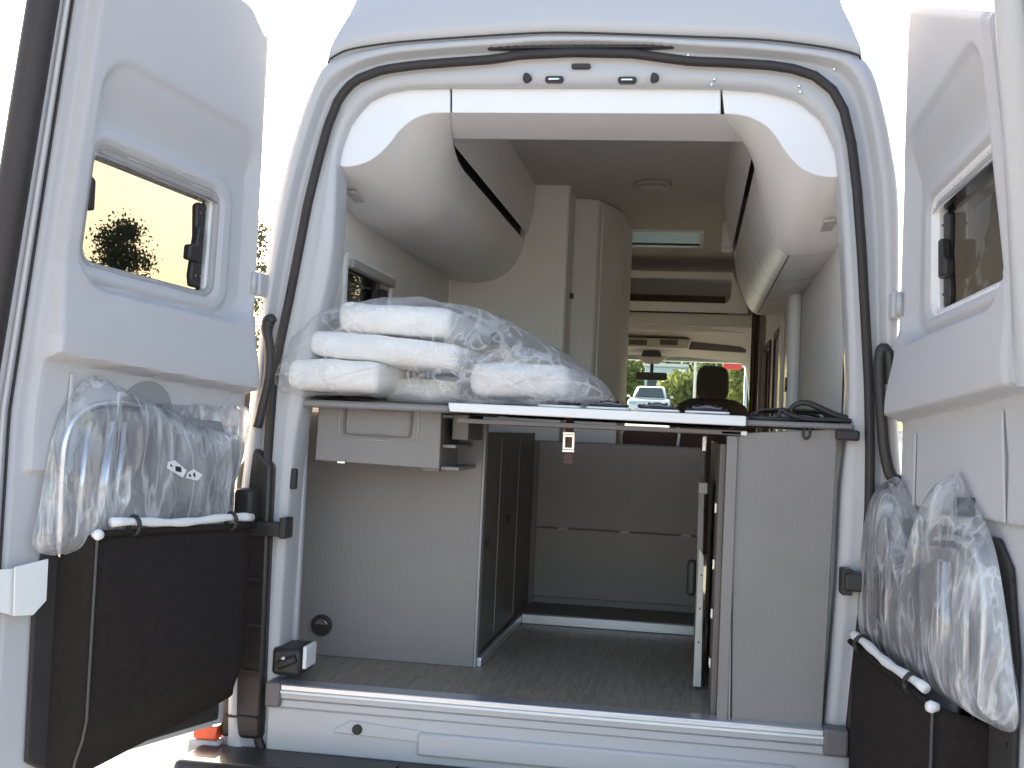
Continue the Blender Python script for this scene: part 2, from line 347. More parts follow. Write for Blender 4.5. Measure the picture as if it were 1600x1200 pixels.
# body sides with window openings
def sides(name, X0, X1, z0, z1, M, wins, ya, yb):
    y = ya
    for (w0, w1, b0, b1) in wins:
        if w0 > y: box(name, X0, X1, y, w0, z0, z1, M, VAN, 0)
        box(name, X0, X1, w0, w1, z0, b0, M, VAN, 0); box(name, X0, X1, w0, w1, b1, z1, M, VAN, 0); y = w1
    box(name, X0, X1, y, yb, z0, z1, M, VAN, 0)
WL = [(.42, .97, 1.50, 1.95), (4.25, 5.05, 1.30, 1.98)]; WR = [(2.6, 3.0, 1.15, 1.95), (3.35, 4.05, 1.15, 1.95), (4.35, 5.05, 1.30, 1.98)]
sides('body_side', -.885, -.873, .45, 1.985, PAINT, WL, .24, 5.9)
sides('body_side', .873, .885, .45, 1.985, PAINT, WR, .24, 5.9)
for s in (-1, 1):
    loft('body_shoulder', [[Vector((s * x, y, z)) for x, z in ((.880, 1.98), (.865, 2.05), (.838, 2.16), (.795, 2.31), (.76, 2.40), (.735, 2.447))] for y in (.24, 5.0)], PAINT, VAN)
box('cab_roof_front', -.78, .78, 5.16, 5.24, 1.95, 2.98, PAINT, VAN, .01)
# crease near the right roof corner
# black vent strip in the upper channel
P0 = aty(762, 75, .02); P1 = aty(1054, 77, .02)
box('vent_strip', P0.x, P1.x, .014, .04, P0.z - .005, P0.z + .004, BLK, VAN, .003)
for k in range(22):
    x = P0.x + .012 + (P1.x - P0.x - .024) * k / 21
    box('vent_fin', x - .004, x + .004, .011, .015, P0.z - .004, P0.z + .003, RUB, VAN, 0)
# striker holes in the header
for (px, py, w, h) in ((866, 124, .026, .009), (980, 125, .026, .009)):
    c = aty(px, py, .03)
    o = prism('striker', [(x, .026, z) for x, z in rrect(c.x, c.z, w, h, .008, 4)], (0, .03, 0), BLK, VAN, .002)
    prism('striker_bar', [(x, .018, z) for x, z in rrect(c.x, c.z - .002, w * .6, h * .3, .002, 2)], (0, .01, 0), CHROME, o, .001)
for (px, py) in ((822, 122), (1021, 122)):
    c = aty(px, py, .03); prism('buffer', [(c.x + .012 * math.cos(a) * (1 + .4 * math.sin(a + 2)), .018, c.z + .013 * math.sin(a)) for a in [rad(30 * i) for i in range(12)]], (0, .03, 0), RUB, VAN, .002)
c = aty(908, 104, .03); prism('rubber_plug', [(x, .022, z) for x, z in rrect(c.x, c.z, .027, .007, .006, 4)], (0, .02, 0), BLK, VAN, .002)
for (px, py) in ((1075, 87), (1303, 109), (1116, 124), (1112, 132), (1248, 135), (1250, 144)):
    c = aty(px, py, .03); prism('bolt_head', [(c.x + .004 * math.cos(rad(60 * i)), .025, c.z + .004 * math.sin(rad(60 * i))) for i in range(6)], (0, .012, 0), CHROME, VAN, .001)

# --- sill, threshold and bumper
box('rear_panel', -.80, .80, .004, .06, .475, .600, PAINT, VAN, .006)
box('threshold_step', -.765, .735, -.004, .06, .600, .624, PAINT, VAN, .004)
box('threshold_face', -.765, .735, -.012, .06, .626, .650, PAINT, VAN, .004)
sill = box('sill_trim', -.757, .728, -.018, .05, .651, .668, ALU, VAN, .003)
box('sill_lip', -.757, .728, -.021, .05, .643, .651, WHITEP, VAN, .002)
for s, a, b_ in ((-1, -.80, -.757), (1, .728, .79)):
    box('sill_end_cap', a, b_, -.024, .055, .603, .672, mat('grey_cap', (.17, .15, .15), .5), VAN, .006)
L_ = [aty(548, 1126, -.001), aty(657, 1142, -.001), aty(665, 1162, -.001), aty(520, 1145, -.001), aty(522, 1138, -.001)]
prism('access_panel', L_, (0, .008, 0), PAINT, VAN, .003)
c = aty(558, 1140, -.004)
prism('rubber_grommet', [(c.x + .014 * math.cos(rad(20 * i)), -.010, c.z + .014 * math.sin(rad(20 * i))) for i in range(18)], (0, .02, 0), RUB, VAN, .003)
P_ = [aty(657, 1142, .0), aty(1270, 1200, .0)]
box('panel_moulding', -.36, .66, -.008, .01, .500, .565, PAINT, VAN, .008)
bump = box('rear_bumper', -1.0, 1.0, -.17, .03, .22, .478, BLK, VAN, .02)
for k in range(5):
    box('tread_rib', -.66 + .3 * k, -.40 + .3 * k, -.15, -.03, .477, .484, BLK, bump, .002)
for s in (-1, 1):
    box('lower_corner', min(s * .80, s * .955), max(s * .80, s * .955), .03, .5, .30, .56, PAINT, VAN, .02)
    tl = prism('tail_lamp', [(s * .79 + s * a, .004 - .002, z) for a, z in ((0.025, .50), (.150, .50), (.16, .9), (.14, 1.27), (.09, 1.33), (.035, 1.28))], (0, .05, 0), SMOKE, VAN, .012)
    for k in range(5): box('lamp_rib', min(s * .83, s * .925), max(s * .83, s * .925), -.006, .0, .56 + .13 * k, .566 + .13 * k, RUB, tl, 0)
c0 = aty(302, 1134, -.0); 
box('rear_reflector', -1.013, -.942, -.01, .03, .492, .532, ORANGE, VAN, .004)
box('bumper_end', -1.03, -.935, -.012, .2, .40, .49, mat('grey_bumper_end', (.42, .42, .42), .6), VAN, .01)

# --- hinges, check arms, cable loops
for s, px, py in ((-1, 402, 445), (1, 1404, 478)):
    c = aty(px, py, -.02)
    h = box('hinge', c.x - .022, c.x + .022, -.05, .02, c.z - .035, c.z + .035, PAINT, VAN, .006)
    tube('hinge_pin', [(c.x - s * .004, -.058, c.z - .03), (c.x - s * .004, -.058, c.z + .03)], .009, PAINT, h, 10)
loopL = [aty(x, y, -.03) for x, y in ((426, 505), (421, 500), (417, 515), (421, 545), (420, 585), (412, 625), (402, 668))]
tube('cable_loop', spline(loopL, 5), [.014 + .006 * math.sin(math.pi * min(1, i / 12)) for i in range(31)], BLK, VAN, 10)
loopR = [aty(x, y, -.03) for x, y in ((1388, 552), (1380, 545), (1375, 560), (1375, 600), (1379, 660), (1383, 705), (1392, 742), (1406, 752))]
tube('cable_loop', spline(loopR, 5), .0165, BLK, VAN, 10)
tube('cable_loop', spline([aty(x, y, -.045) for x, y in ((1389, 548), (1391, 575), (1391, 600))], 5), .012, BLK, VAN, 10)
a0 = aty(452, 825, .03); 
arm = box('check_arm', a0.x - .145, a0.x, -.03, .03, a0.z - .022, a0.z + .018, BLK, VAN, .008)
box('arm_bracket', a0.x - .008, a0.x + .012, -.034, .03, a0.z - .026, a0.z + .034, BLK, arm, .004)
a1 = aty(1314, 905, .03)
arm = box('check_arm', a1.x, a1.x + .09, -.05, .03, a1.z - .022, a1.z + .026, BLK, VAN, .008)
box('arm_bracket', a1.x - .006, a1.x + .022, -.036, .03, a1.z - .034, a1.z + .034, BLK, arm, .004)
c = aty(387, 790, -.02)
box('hinge_cover', c.x - .03, c.x + .03, -.06, .01, c.z - .05, c.z + .05, RUB, VAN, .015)
# left latch assembly low in the jamb
c = aty(455, 1030, .06)
lt = box('door_latch', c.x - .045, c.x + .04, .02, .16, c.z - .04, c.z + .038, BLK, VAN, .012)
tube('latch_roller', [(c.x - .02, .012, c.z - .01), (c.x + .03, .012, c.z + .012)], .012, BLK, lt, 10)
box('latch_clip', c.x + .043, c.x + .055, .03, .12, c.z - .02, c.z + .045, WHITEP, lt, .004)
tube('latch_bolt', [(c.x - .005, .004, c.z + .012), (c.x - .005, .03, c.z + .012)], .006, CHROME, lt, 8)
c = aty(459, 748, .05); prism('rubber_plug', [(x, .04, z) for x, z in rrect(c.x, c.z, .009, .03, .006, 4)], (0, .02, 0), BLK, VAN, .002)

# --- interior shell
box('cabin_floor', -.88, .86, .045, 5.2, .60, .6605, FLOOR, VAN, 0)
box('pillar', -.80, -.775, .145, .17, .70, 1.45, PAINT, VAN, .006)
box('pillar', .735, .80, .10, .16, .66, 1.46, WALL, VAN, .008)
# left wall with a window opening (Y .22 - .90, Z 1.50 - 1.93)
def wallpiece(name, X, sx, y0, y1, z0, z1): return box(name, min(X, X + sx * .05), max(X, X + sx * .05), y0, y1, z0, z1, WALL, VAN, 0)
WX = -.775
sides('wall_lining', WX - .05, WX, 1.455, 2.13, WALL, WL, .14, 5.2)
for s in (-1, 1): loft('upper_lining', [[Vector((s * .7755, y, 2.12)), Vector((s * .765, y, 2.22)), Vector((s * .73, y, 2.36)), Vector((s * .68, y, CZ if False else 2.55))] for y in (.3, 5.1)], WALL, VAN)
box('wall_lining', -.885, -.872, .14, 5.2, .66, 1.455, WALL, VAN, 0)
w = box('side_window', WX - .04, WX - .034, .40, .99, 1.48, 1.97, GLC, VAN, 0)
def frame_ring(name, P, d0, d1, vec, M, parent, bevel=.003):
    A = ring2(P, d0); B = ring2(P, d1); vec = Vector(vec); n_ = len(P)
    L = [A, B, [p + vec for p in B], [p + vec for p in A], A]
    V, F = loftvf(L[:4], True); F += [(3 * n_ + i, 3 * n_ + (i + 1) % n_, (i + 1) % n_, i) for i in range(n_)]
    return mk(name, V, F, M, parent, bevel=bevel)
P_ = [Vector((WX, y, z)) for y, z in rrect(.695, 1.725, .275, .225, .03, 4)]
frame_ring('window_frame', P_, -.012, .022, (.012, 0, 0), WHITEP, w)
box('blind_rail', WX + .0, WX + .03, .43, .96, 1.915, 1.945, EDGE, w, .006)
box('window_latch', WX - .02, WX + .012, .87, .92, 1.55, 1.90, RUB, w, .008)
RX = .775
sides('wall_lining', RX, RX + .05, .66, 2.13, WALL, WR, .16, 5.2)
w = box('side_window', RX + .03, RX + .036, 2.58, 3.02, 1.13, 1.97, GLC, VAN, 0)
frame_ring('window_frame', [Vector((RX, y, z)) for y, z in rrect(2.8, 1.55, .2, .4, .03, 4)], -.01, .03, (-.012, 0, 0), RUB, w)
w = box('side_window', RX + .03, RX + .036, 3.33, 4.12, 1.13, 1.97, GLC, VAN, 0)
frame_ring('window_frame', [Vector((RX, y, z)) for y, z in rrect(3.725, 1.55, .37, .4, .03, 4)], -.01, .03, (-.012, 0, 0), RUB, w)
box('blind_frame', RX - .006, RX + .0, .17, .185, 1.49, 1.87, RUB, VAN, .001)
box('window_post', RX - .05, RX - .001, 1.55, 1.72, .9, 2.02, FASCIA, VAN, .02)
c = atx(1247, 590, RX - .052)
sw = prism('wall_switch', [(RX - .056, y, z) for y, z in rrect(1.60, c.z, .045, .028, .006, 3)], (.006, 0, 0), BLK, VAN, .002)
# curved white reveal beside the post
box('post_trim', RX - .02, RX - .001, 2.35, 2.5, .9, 2.02, WHITEP, VAN, .01)

# ceiling with rooflight opening
cz = 2.50
CZ = 2.535
for a in ((-.70, .70, .30, 3.12), (-.70, -.12, 3.12, 3.62), (.36, .70, 3.12, 3.62), (-.70, .70, 3.62, 5.15)): box('ceiling_panel', a[0], a[1], a[2], a[3], CZ, CZ + .012, CEIL, VAN, 0)
rlg = box('rooflight', -.12, .36, 3.12, 3.62, 2.98, 2.986, GLK, VAN, 0)
for a in ((-.14, -.12, 3.10, 3.64), (.36, .38, 3.10, 3.64), (-.12, .36, 3.62, 3.64), (-.12, .36, 3.10, 3.12)): box('rooflight_frame', a[0], a[1], a[2], a[3], CZ - .012, CZ + .43, WHITEP, rlg, .003)
c = atz(1020, 287, CZ - .004)
o = prism('ceiling_lamp', [(c.x + .085 * math.cos(rad(15 * i)), c.y + .07 * math.sin(rad(15 * i)), CZ - .016) for i in range(24)], (0, 0, .016), mat('lamp_body', (.42, .36, .33), .6), VAN, .006)
prism('lamp_lens', [(c.x + .06 * math.cos(rad(15 * i)), c.y + .045 * math.sin(rad(15 * i)), CZ - .021) for i in range(24)], (0, 0, .006), mat('lamp_lens', (.38, .34, .31), .5), o, .002)

# --- white fascia over the opening, in three mouldings
top = [(530, 258), (533, 232), (548, 193), (575, 161), (605, 146), (640, 140), (703, 138)]
botL = [(530, 260), (548, 260), (572, 254), (592, 241), (608, 225), (622, 207), (638, 192), (656, 182), (676, 177), (703, 176)]
botR = [(1310, 277), (1292, 277), (1272, 273), (1252, 263), (1236, 248), (1222, 229), (1208, 208), (1194, 195), (1172, 184), (1150, 179), (1128, 178)]
topR = [(1128, 139), (1200, 144), (1250, 159), (1285, 191), (1304, 235), (1310, 277)]
FY = .07
tl_ = spline([aty(x, y, FY) for x, y in top], 4); bl_ = spline([aty(x, y, FY) for x, y in botL], 4)
tr_ = spline([aty(x, y, FY) for x, y in topR], 4); br_ = spline([aty(x, y, FY) for x, y in botR], 4)
fas = prism('fascia_moulding', tl_ + bl_[::-1][:-1], (0, .02, 0), FASCIA, VAN, .003)
prism('fascia_moulding', tr_ + br_[:-1], (0, .02, 0), FASCIA, VAN, .003)
prism('fascia_moulding', [aty(706, 138, FY), aty(1126, 138, FY), aty(1126, 178, FY), aty(706, 176, FY)], (0, .02, 0), FASCIA, VAN, .003)
# underside of the header: three pieces
def under(name, pA, pB):
    a = aty(pA[0], pA[1], FY + .004); b_ = aty(pB[0], pB[1], FY + .004); c_ = aty(pB[2], pB[3], .30); d_ = aty(pA[2], pA[3], .30)
    L = []
    for f in (0, .08, .2, .5, .85, .97, 1):
        h = .012 * math.sin(math.pi * min(1, f)) * -1
        p = a.lerp(d_, f); q = b_.lerp(c_, f); p.z += h * .3; q.z += h * .3; L.append([p, q])
    up1 = [Vector((L[-1][0].x, .30, CZ)), Vector((L[-1][1].x, .30, CZ))]; L.append(up1)
    return loft(name, L, LOCKER, VAN, smooth=True, bevel=.004)
under('header_underside', (704, 176, 704, 217), (1127, 178, 1180, 222))

# --- overhead lockers
LENS = mat('dim_lens', (.45, .42, .40), .3)
def locker(s, endY, bot, loop0, prof, seams, slotx, slotz, ceilx):
    lk = None
    N = 26
    l0 = resample(loop0, N); pr = resample(spline([(x, 0, z) for x, z in prof], 4), N)
    def at(y): return [Vector((p.x, y, p.z)) for p in pr]
    y0 = .62 if s < 0 else .50
    loops = []
    for f in (0, .1, .2, .32, .46, .6, .75, .88, 1):
        g_ = 1 - (1 - f) ** 1.7; yy = (FY + .004) + (y0 - FY - .004) * f
        loops.append([Vector((a.x + (b_.x - a.x) * g_, yy, a.z + (b_.z - a.z) * g_)) for a, b_ in zip(l0, at(0))])
    yl = .27; fl_ = ((yl - FY - .004) / (y0 - FY - .004)); gl_ = 1 - (1 - fl_) ** 1.7; pl_ = [l0[i].lerp(Vector((pr[i].x, 0, pr[i].z)), gl_) for i in (1, 3)]
    loops = [[Vector((s * .80, L[0].y, L[0].z + .01))] + L for L in loops]
    lk = loft('overhead_locker', loops, LOCKER, VAN)
    q0 = pl_[0]; q1 = pl_[1]; n0 = Vector((0, 0, -.003))
    prism('locker_light', [Vector((q0.x, yl - .05, q0.z + .004)), Vector((q1.x, yl - .05, q1.z + .004)), Vector((q1.x, yl + .05, q1.z - .007)), Vector((q0.x, yl + .05, q0.z - .007))], n0 * 3, LENS, lk, .002)
    # carcass right behind the doors, end panel
    ins = [Vector((p.x - (-s) * .006 * -1 * -1, p.y, p.z + .006)) for p in pr]
    car = [[Vector((p.x + s * .006, y, p.z + .005)) for p in pr] for y in (y0 - .01, endY)]
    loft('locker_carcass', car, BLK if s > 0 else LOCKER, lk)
    k = 9 if s else 9
    ys_ = [y0] + seams + [endY]
    for a, b_ in zip(ys_, ys_[1:]):
        # underside panel (wall side) and lift-up door (front side)
        for nm, i0, i1 in ((('locker_base', 0, 8), ('locker_door', 8, N)) if s > 0 else (('locker_door', 0, N),)):
            seg = [[Vector((p.x, y, p.z)) for p in pr[i0:i1 + (1 if i1 < N else 0)]] for y in (a + .003, (a + b_) / 2, b_ - .003)]
            if nm == 'locker_base': seg = [L[:-1] + [L[-1].lerp(L[-2], .15)] for L in seg]
            elif s > 0: seg = [[L[0].lerp(L[1], .08)] + L[1:] for L in seg]
            loft(nm, seg, LOCKER, lk)
    # end panel
    E_ = at(endY); poly = [(p.x, endY, p.z) for p in E_] + [(ceilx, endY, CZ), (E_[0].x + s * .02, endY, CZ)]
    prism('locker_end', poly, (0, .02, 0), LOCKER, lk, .003)
    # strip between the slot and the ceiling
    strip = [[Vector((slotx - s * .004 * 0, y, slotz)), Vector((slotx + (ceilx - slotx) * .5 - s * .006, y, (slotz + CZ) / 2)), Vector((ceilx, y, CZ))] for y in (.30, endY)]
    loft('slot_trim', strip, LOCKER, lk)
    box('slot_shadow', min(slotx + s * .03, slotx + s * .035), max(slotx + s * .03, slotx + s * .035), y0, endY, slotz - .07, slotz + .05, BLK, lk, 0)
    return lk
profL = [(-.775, 2.088), (-.70, 2.076), (-.63, 2.078), (-.565, 2.094), (-.51, 2.125), (-.472, 2.165), (-.450, 2.21), (-.438, 2.25), (-.434, 2.275)]
lkL = locker(-1, 1.99, None, bl_, profL, [1.50], -.422, 2.305, -.392)
profR = [(.775, 2.012), (.72, 1.998), (.66, 1.992), (.625, 1.998), (.592, 2.03), (.565, 2.085), (.542, 2.15), (.528, 2.21), (.520, 2.262)]
lkR = locker(1, 2.25, None, br_, profR, [1.1, 1.65], .508, 2.29, .462)
tag(lkL, 'left overhead locker with smooth rounded doors'); tag(lkR, 'right overhead locker with a ridged lower edge')
# ceiling trim piece at the right locker's far end
c = aty(1137, 370, 2.3); box('locker_hinge_cover', c.x - .03, c.x + .03, 2.27, 2.4, c.z - .06, c.z + .08, CREAM2, VAN, .015)

# --- tall partition, wardrobe, washroom
xr = -.238
part_ = box('tall_partition', -.775, xr, 2.0, 2.26, .66, CZ, CREAM, VAN, .004)
box('partition_side', xr, xr + .003, 2.01, 2.26, .66, CZ - .001, CREAM2, part_, 0)
A = aty(902, 284, 2.27); B = aty(938, 288, 2.30); C_ = aty(978, 300, 2.62); D_ = aty(988, 300, 2.9)
zt = CZ - .001
wr = prism('washroom_cabinet', [(A.x, A.y, .66), (B.x, B.y, .66), (C_.x, C_.y, .66), (D_.x, 3.1, .66), (-.775, 3.1, .66), (-.775, 2.27, .66)], (0, 0, zt - .66), CREAM2, VAN, .012, seg=4)
# door on the angled face
dv = (C_ - B); dv.z = 0; dn = Vector((dv.y, -dv.x, 0)).normalized()
pa = B + dv * .12; pb = B + dv * .96
prism('washroom_door', [(pa.x, pa.y, .70), (pb.x, pb.y, .70), (pb.x, pb.y, 2.47), (pa.x, pa.y, 2.47)], dn * .006, CREAM2, wr, .002)
prism('washroom_flap', [(pa.x, pa.y, 2.476), (pb.x, pb.y, 2.476), (pb.x, pb.y, 2.525), (pa.x, pa.y, 2.525)], dn * .006, CREAM2, wr, .002)
c = aty(895, 463, 2.2)
box('catch', xr + .003, xr + .02, 2.17, 2.2, c.z - .012, c.z + .012, BLK, part_, .003)

# --- cab: shelf over the seats, header, visors, mirror, windscreen
SY = 4.0
a = aty(985, 419, SY); b_ = aty(1145, 432, SY); l0 = aty(985, 477, SY); l1 = aty(1172, 490, SY)
sh = box('cab_shelf', -.7, .575, SY, SY + .03, b_.z - .02, a.z - .012, CREAM, VAN, .006)
box('shelf_back', -.77, .77, SY + .42, SY + .44, 2.10, 2.43, WALL, sh, 0)
prism('shelf_lip', [(-.7, SY, l1.z), (.67, SY, l1.z), (.66, SY, l1.z + .05), (.60, SY, 2.36), (.575, SY, 2.42), (.565, SY, b_.z - .02), (.56, SY, l1.z + .085), (.53, SY, l1.z + .06), (-.7, SY, l1.z + .06)], (0, .02, 0), CREAM, sh, .003)
box('shelf_floor', -.7, .56, SY + .02, SY + .42, l1.z + .02, l1.z + .032, LAMD, sh, 0)
box('shelf_slot_band', -.7, .53, SY + .10, SY + .12, l1.z + .05, l1.z + .115, CURT, sh, .004)  # solid dark band in place of the slot above the lip
box('cab_bulkhead_panel', -.77, .77, SY + .06, SY + .08, 2.10, l1.z - .003, WALL, VAN, .004)
def hl(px, py, Y): return aty(px, py, Y).z
loft('cab_headliner', [[Vector((-.85, y, z - .3)), Vector((-.8, y, z)), Vector((-.3, y, z + .02)), Vector((.3, y, z + .015)), Vector((.66, y, z - .01)), Vector((.76, y, z - .06)), Vector((.85, y, z - .25))] for y, z in ((SY + .07, 2.14), (SY + .3, 2.135), (SY + .5, 2.10), (4.75, 2.04), (5.0, 1.99), (5.12, 1.965))], HEAD, VAN)
c0 = aty(985, 527, 4.62); c1 = aty(1075, 545, 4.62)
oc = prism('overhead_console', [(c0.x - .12, 4.62, c0.z), (c1.x + .02, 4.62, c0.z), (c1.x, 4.62, c1.z), (c0.x - .12, 4.62, c1.z)], (0, .10, 0), HEAD, VAN, .008)
for px in (997, 1045):
    c = aty(px, 535, 4.61); v = box('console_vent', c.x - .06, c.x + .06, 4.608, 4.63, c.z - .017, c.z + .017, VISOR, oc, .002)
c0 = aty(1080, 532, 4.72); c1 = aty(1163, 551, 4.72)
prism('sun_visor', [(c0.x, 4.72, c0.z), (c1.x + .02, 4.72, c0.z - .01), (c1.x + .01, 4.74, c1.z), (c0.x - .02, 4.74, c1.z + .012)], (0, .02, 0), VISOR, VAN, .006)
c = aty(1018, 553, 4.95); prism('sensor_housing', [(c.x - .06, 4.95, c.z + .022), (c.x + .06, 4.95, c.z + .022), (c.x + .075, 4.95, c.z - .018), (c.x - .075, 4.95, c.z - .018)], (0, .06, 0), BLK, VAN, .008)
c = aty(1018, 566, 5.0); prism('sensor_cover', [(c.x - .12, 5.0, c.z + .05), (c.x + .13, 5.0, c.z + .05), (c.x + .05, 5.0, c.z - .01), (c.x - .05, 5.0, c.z - .01)], (0, .04, 0), HEAD, VAN, .008)
c = aty(1018, 588, 5.0)
mr_ = prism('rear_view_mirror', [(x, 4.98, z) for x, z in rrect(c.x, c.z, .11, .028, .015, 4)], (0, .03, 0), BLK, VAN, .006)
box('mirror_stem', c.x - .012, c.x + .012, 4.99, 5.02, c.z + .02, c.z + .09, BLK, mr_, .003)
c = aty(1125, 538, 4.8)
prism('windscreen', [(-.80, 5.12, 1.97), (.76, 5.12, 1.95), (.86, 5.85, 1.25), (-.86, 5.85, 1.25)], (0, .006, 0), GLW, VAN, 0)
box('dashboard', -.86, .86, 5.0, 5.95, .9, 1.27, VISOR, VAN, .05, seg=4)
prism('windscreen_pillar', [(.70, 5.10, 2.02), (.78, 5.10, 2.02), (.90, 5.87, 1.22), (.85, 5.87, 1.22)], (0, .04, 0), HEAD, VAN, .01)
prism('windscreen_pillar', [(-.70, 5.10, 2.02), (-.78, 5.10, 2.02), (-.90, 5.87, 1.22), (-.85, 5.87, 1.22)], (0, .04, 0), HEAD, VAN, .01)
box('cab_floor', -.9, .9, 5.2, 6.6, .35, .60, VISOR, VAN, .02)
prism('bonnet', [(-.92, 5.86, .6), (-.92, 5.86, 1.20), (-.9, 6.5, .95), (-.9, 6.75, .6)], (1.84, 0, 0), PAINT, VAN, .04, seg=4)
# cab seat
c0 = aty(1087, 620, 4.3); c1 = aty(1140, 573, 4.3); cx = (c0.x + c1.x) / 2; hw = (c1.x - c0.x) / 2
seat = loft('cab_seat', [[Vector((cx + p[0] * w_, 4.34 + p[1] * d_, z)) for p in rrect(0, 0, 1, 1, .5, 5)] for w_, d_, z in
       ((.25, .07, .95), (.27, .07, 1.3), (.265, .065, 1.5), (.245, .06, c0.z - .10), (.21, .055, c0.z - .045), (.15, .05, c0.z - .012), (.06, .03, c0.z - .002))], SEATF, VAN, closed=True, caps=True)
loft('headrest', [[Vector((cx + p[0] * w_, 4.30 + p[1] * d_, z)) for p in rrect(0, 0, 1, 1, .6, 5)] for w_, d_, z in
       ((hw * .8, .04, c0.z - .01), (hw * .98, .055, c0.z + .02), (hw, .058, c0.z + .09), (hw * .95, .055, c1.z - .05), (hw * .84, .05, c1.z - .02), (hw * .55, .035, c1.z - .002), (hw * .2, .01, c1.z))], SEATF, seat, closed=True, caps=True)
box('seat_base', cx - .26, cx + .26, 4.35, 4.85, .60, 1.02, SEATF, seat, .04)
# curtains
def curtain(x0, x1, y, z0, z1, M, folds):
    n_ = folds * 8; A_ = []; B_ = []
    for i in range(n_ + 1):
        f = i / n_; x = x0 + (x1 - x0) * f; d_ = .018 * math.sin(f * folds * 2 * math.pi)
        A_.append(Vector((x, y + d_, z0))); B_.append(Vector((x, y + d_ * .8, z1)))
    return loft('curtain', [A_, B_], M, VAN)
zc = 2.19
p = [aty(q, 560, 3.9).x for q in (1173, 1186, 1196, 1204)]
curtain(p[0], p[1], 3.92, .9, zc, CURT, 2); curtain(p[1] + .002, p[2], 3.93, .9, zc, CURTG, 1); curtain(p[2] + .002, p[3] + .02, 3.9, .9, zc, CURT, 2)

# --- furniture
FZ = .661
# left rear cupboard
lc = box('left_cupboard', -.871, -.291, .43, .46, FZ, 1.44, LAM, VAN, .002)
box('cupboard_edge', -.291, -.283, .425, .465, FZ, 1.44, EDGE, lc, .002)
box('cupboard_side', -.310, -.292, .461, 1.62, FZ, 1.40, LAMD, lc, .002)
for y in (.78, 1.2):
    box('side_seam', -.2915, -.290, y, y + .008, FZ + .05, 1.38, EDGE, lc, 0)
for (y, z) in ((.55, 1.02), (.98, 1.07)):
    box('side_catch', -.291, -.284, y, y + .02, z, z + .035, BLK, lc, .003)
bs = box('base_strip', -.284, -.268, .44, 1.30, FZ, FZ + .03, ALU, lc, .003)
c = aty(502, 977, .42)
vt = prism('round_vent', [(c.x + .034 * math.cos(rad(15 * i)), .415, c.z + .034 * math.sin(rad(15 * i))) for i in range(24)], (0, .015, 0), BLK, lc, .004)
prism('vent_flap', [(c.x + .020 * math.cos(rad(20 * i)) + .002, .411, c.z + .004 + .016 * math.sin(rad(20 * i))) for i in range(10)], (0, .004, 0), CHROME, vt, .001)
# drawer box hanging behind the slab
d0 = aty(496, 632, .14); d1 = aty(688, 730, .14)
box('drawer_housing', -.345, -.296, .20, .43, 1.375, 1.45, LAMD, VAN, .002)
dr = prism('drawer_front', [aty(498, 634, .14), aty(690, 642, .14), aty(686, 733, .14), aty(492, 719, .14)], (0, .018, 0), LAM, VAN, .003)
# recessed pull
def ringpx(pts, Y): return [aty(x, y, Y) for x, y in pts]
rp = [(540, 640), (543, 636), (640, 641), (644, 645), (641, 680), (637, 684), (541, 679), (537, 675)]
frame_ring('drawer_pull', spline(ringpx([(540, 643), (546, 638), (590, 641), (637, 644), (642, 650), (640, 677), (634, 683), (590, 681), (544, 678), (538, 672)], .134), 4, True), -.003, .004, (0, .008, 0), LAMD, dr, .001)
frame_ring('drawer_pull', spline(ringpx([(532, 640), (538, 634), (590, 635), (648, 638), (654, 645), (652, 684), (645, 690), (590, 688), (536, 684), (530, 677)], .136), 4, True), -.002, .002, (0, .008, 0), EDGE, dr, .001)
c = aty(533, 722, .13); box('drawer_catch', c.x - .012, c.x + .012, .128, .14, c.z - .004, c.z + .003, CHROME, dr, .001)
c = aty(494, 632, .16); box('drawer_side', -.42, -.372, .16, .42, 1.28, 1.43, LAM, dr, .002)
for z in (1.285, 1.350):
    c = aty(690, 700, .17); box('shelf', c.x + .0, c.x + (.055 if z < 1.3 else .042), .17, .43, z, z + .010, LAM, VAN, .002)
slab = box('worktop', -.772, -.325, .05, .9, 1.452, 1.474, mat('grey_worktop', (.24, .235, .24), .35), VAN, .008)
# bulkhead across the load bay
bh = box('bulkhead', -.300, .42, 1.66, 1.68, FZ + .02, 1.37, LAM, VAN, .002)
def bp_(z0, z1): return box('bulkhead_panel', -.297, .415, 1.635, 1.655, z0, z1, LAM, bh, .002)
bp_(.72, 1.004); bp_(1.010, 1.366)
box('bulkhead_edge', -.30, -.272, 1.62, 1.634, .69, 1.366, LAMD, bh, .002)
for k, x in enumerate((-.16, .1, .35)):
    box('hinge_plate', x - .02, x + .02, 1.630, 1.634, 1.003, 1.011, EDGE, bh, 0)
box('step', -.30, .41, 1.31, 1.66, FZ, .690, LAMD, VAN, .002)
box('step_trim', -.268, .398, 1.285, 1.309, FZ, .699, ALU, VAN, .003)
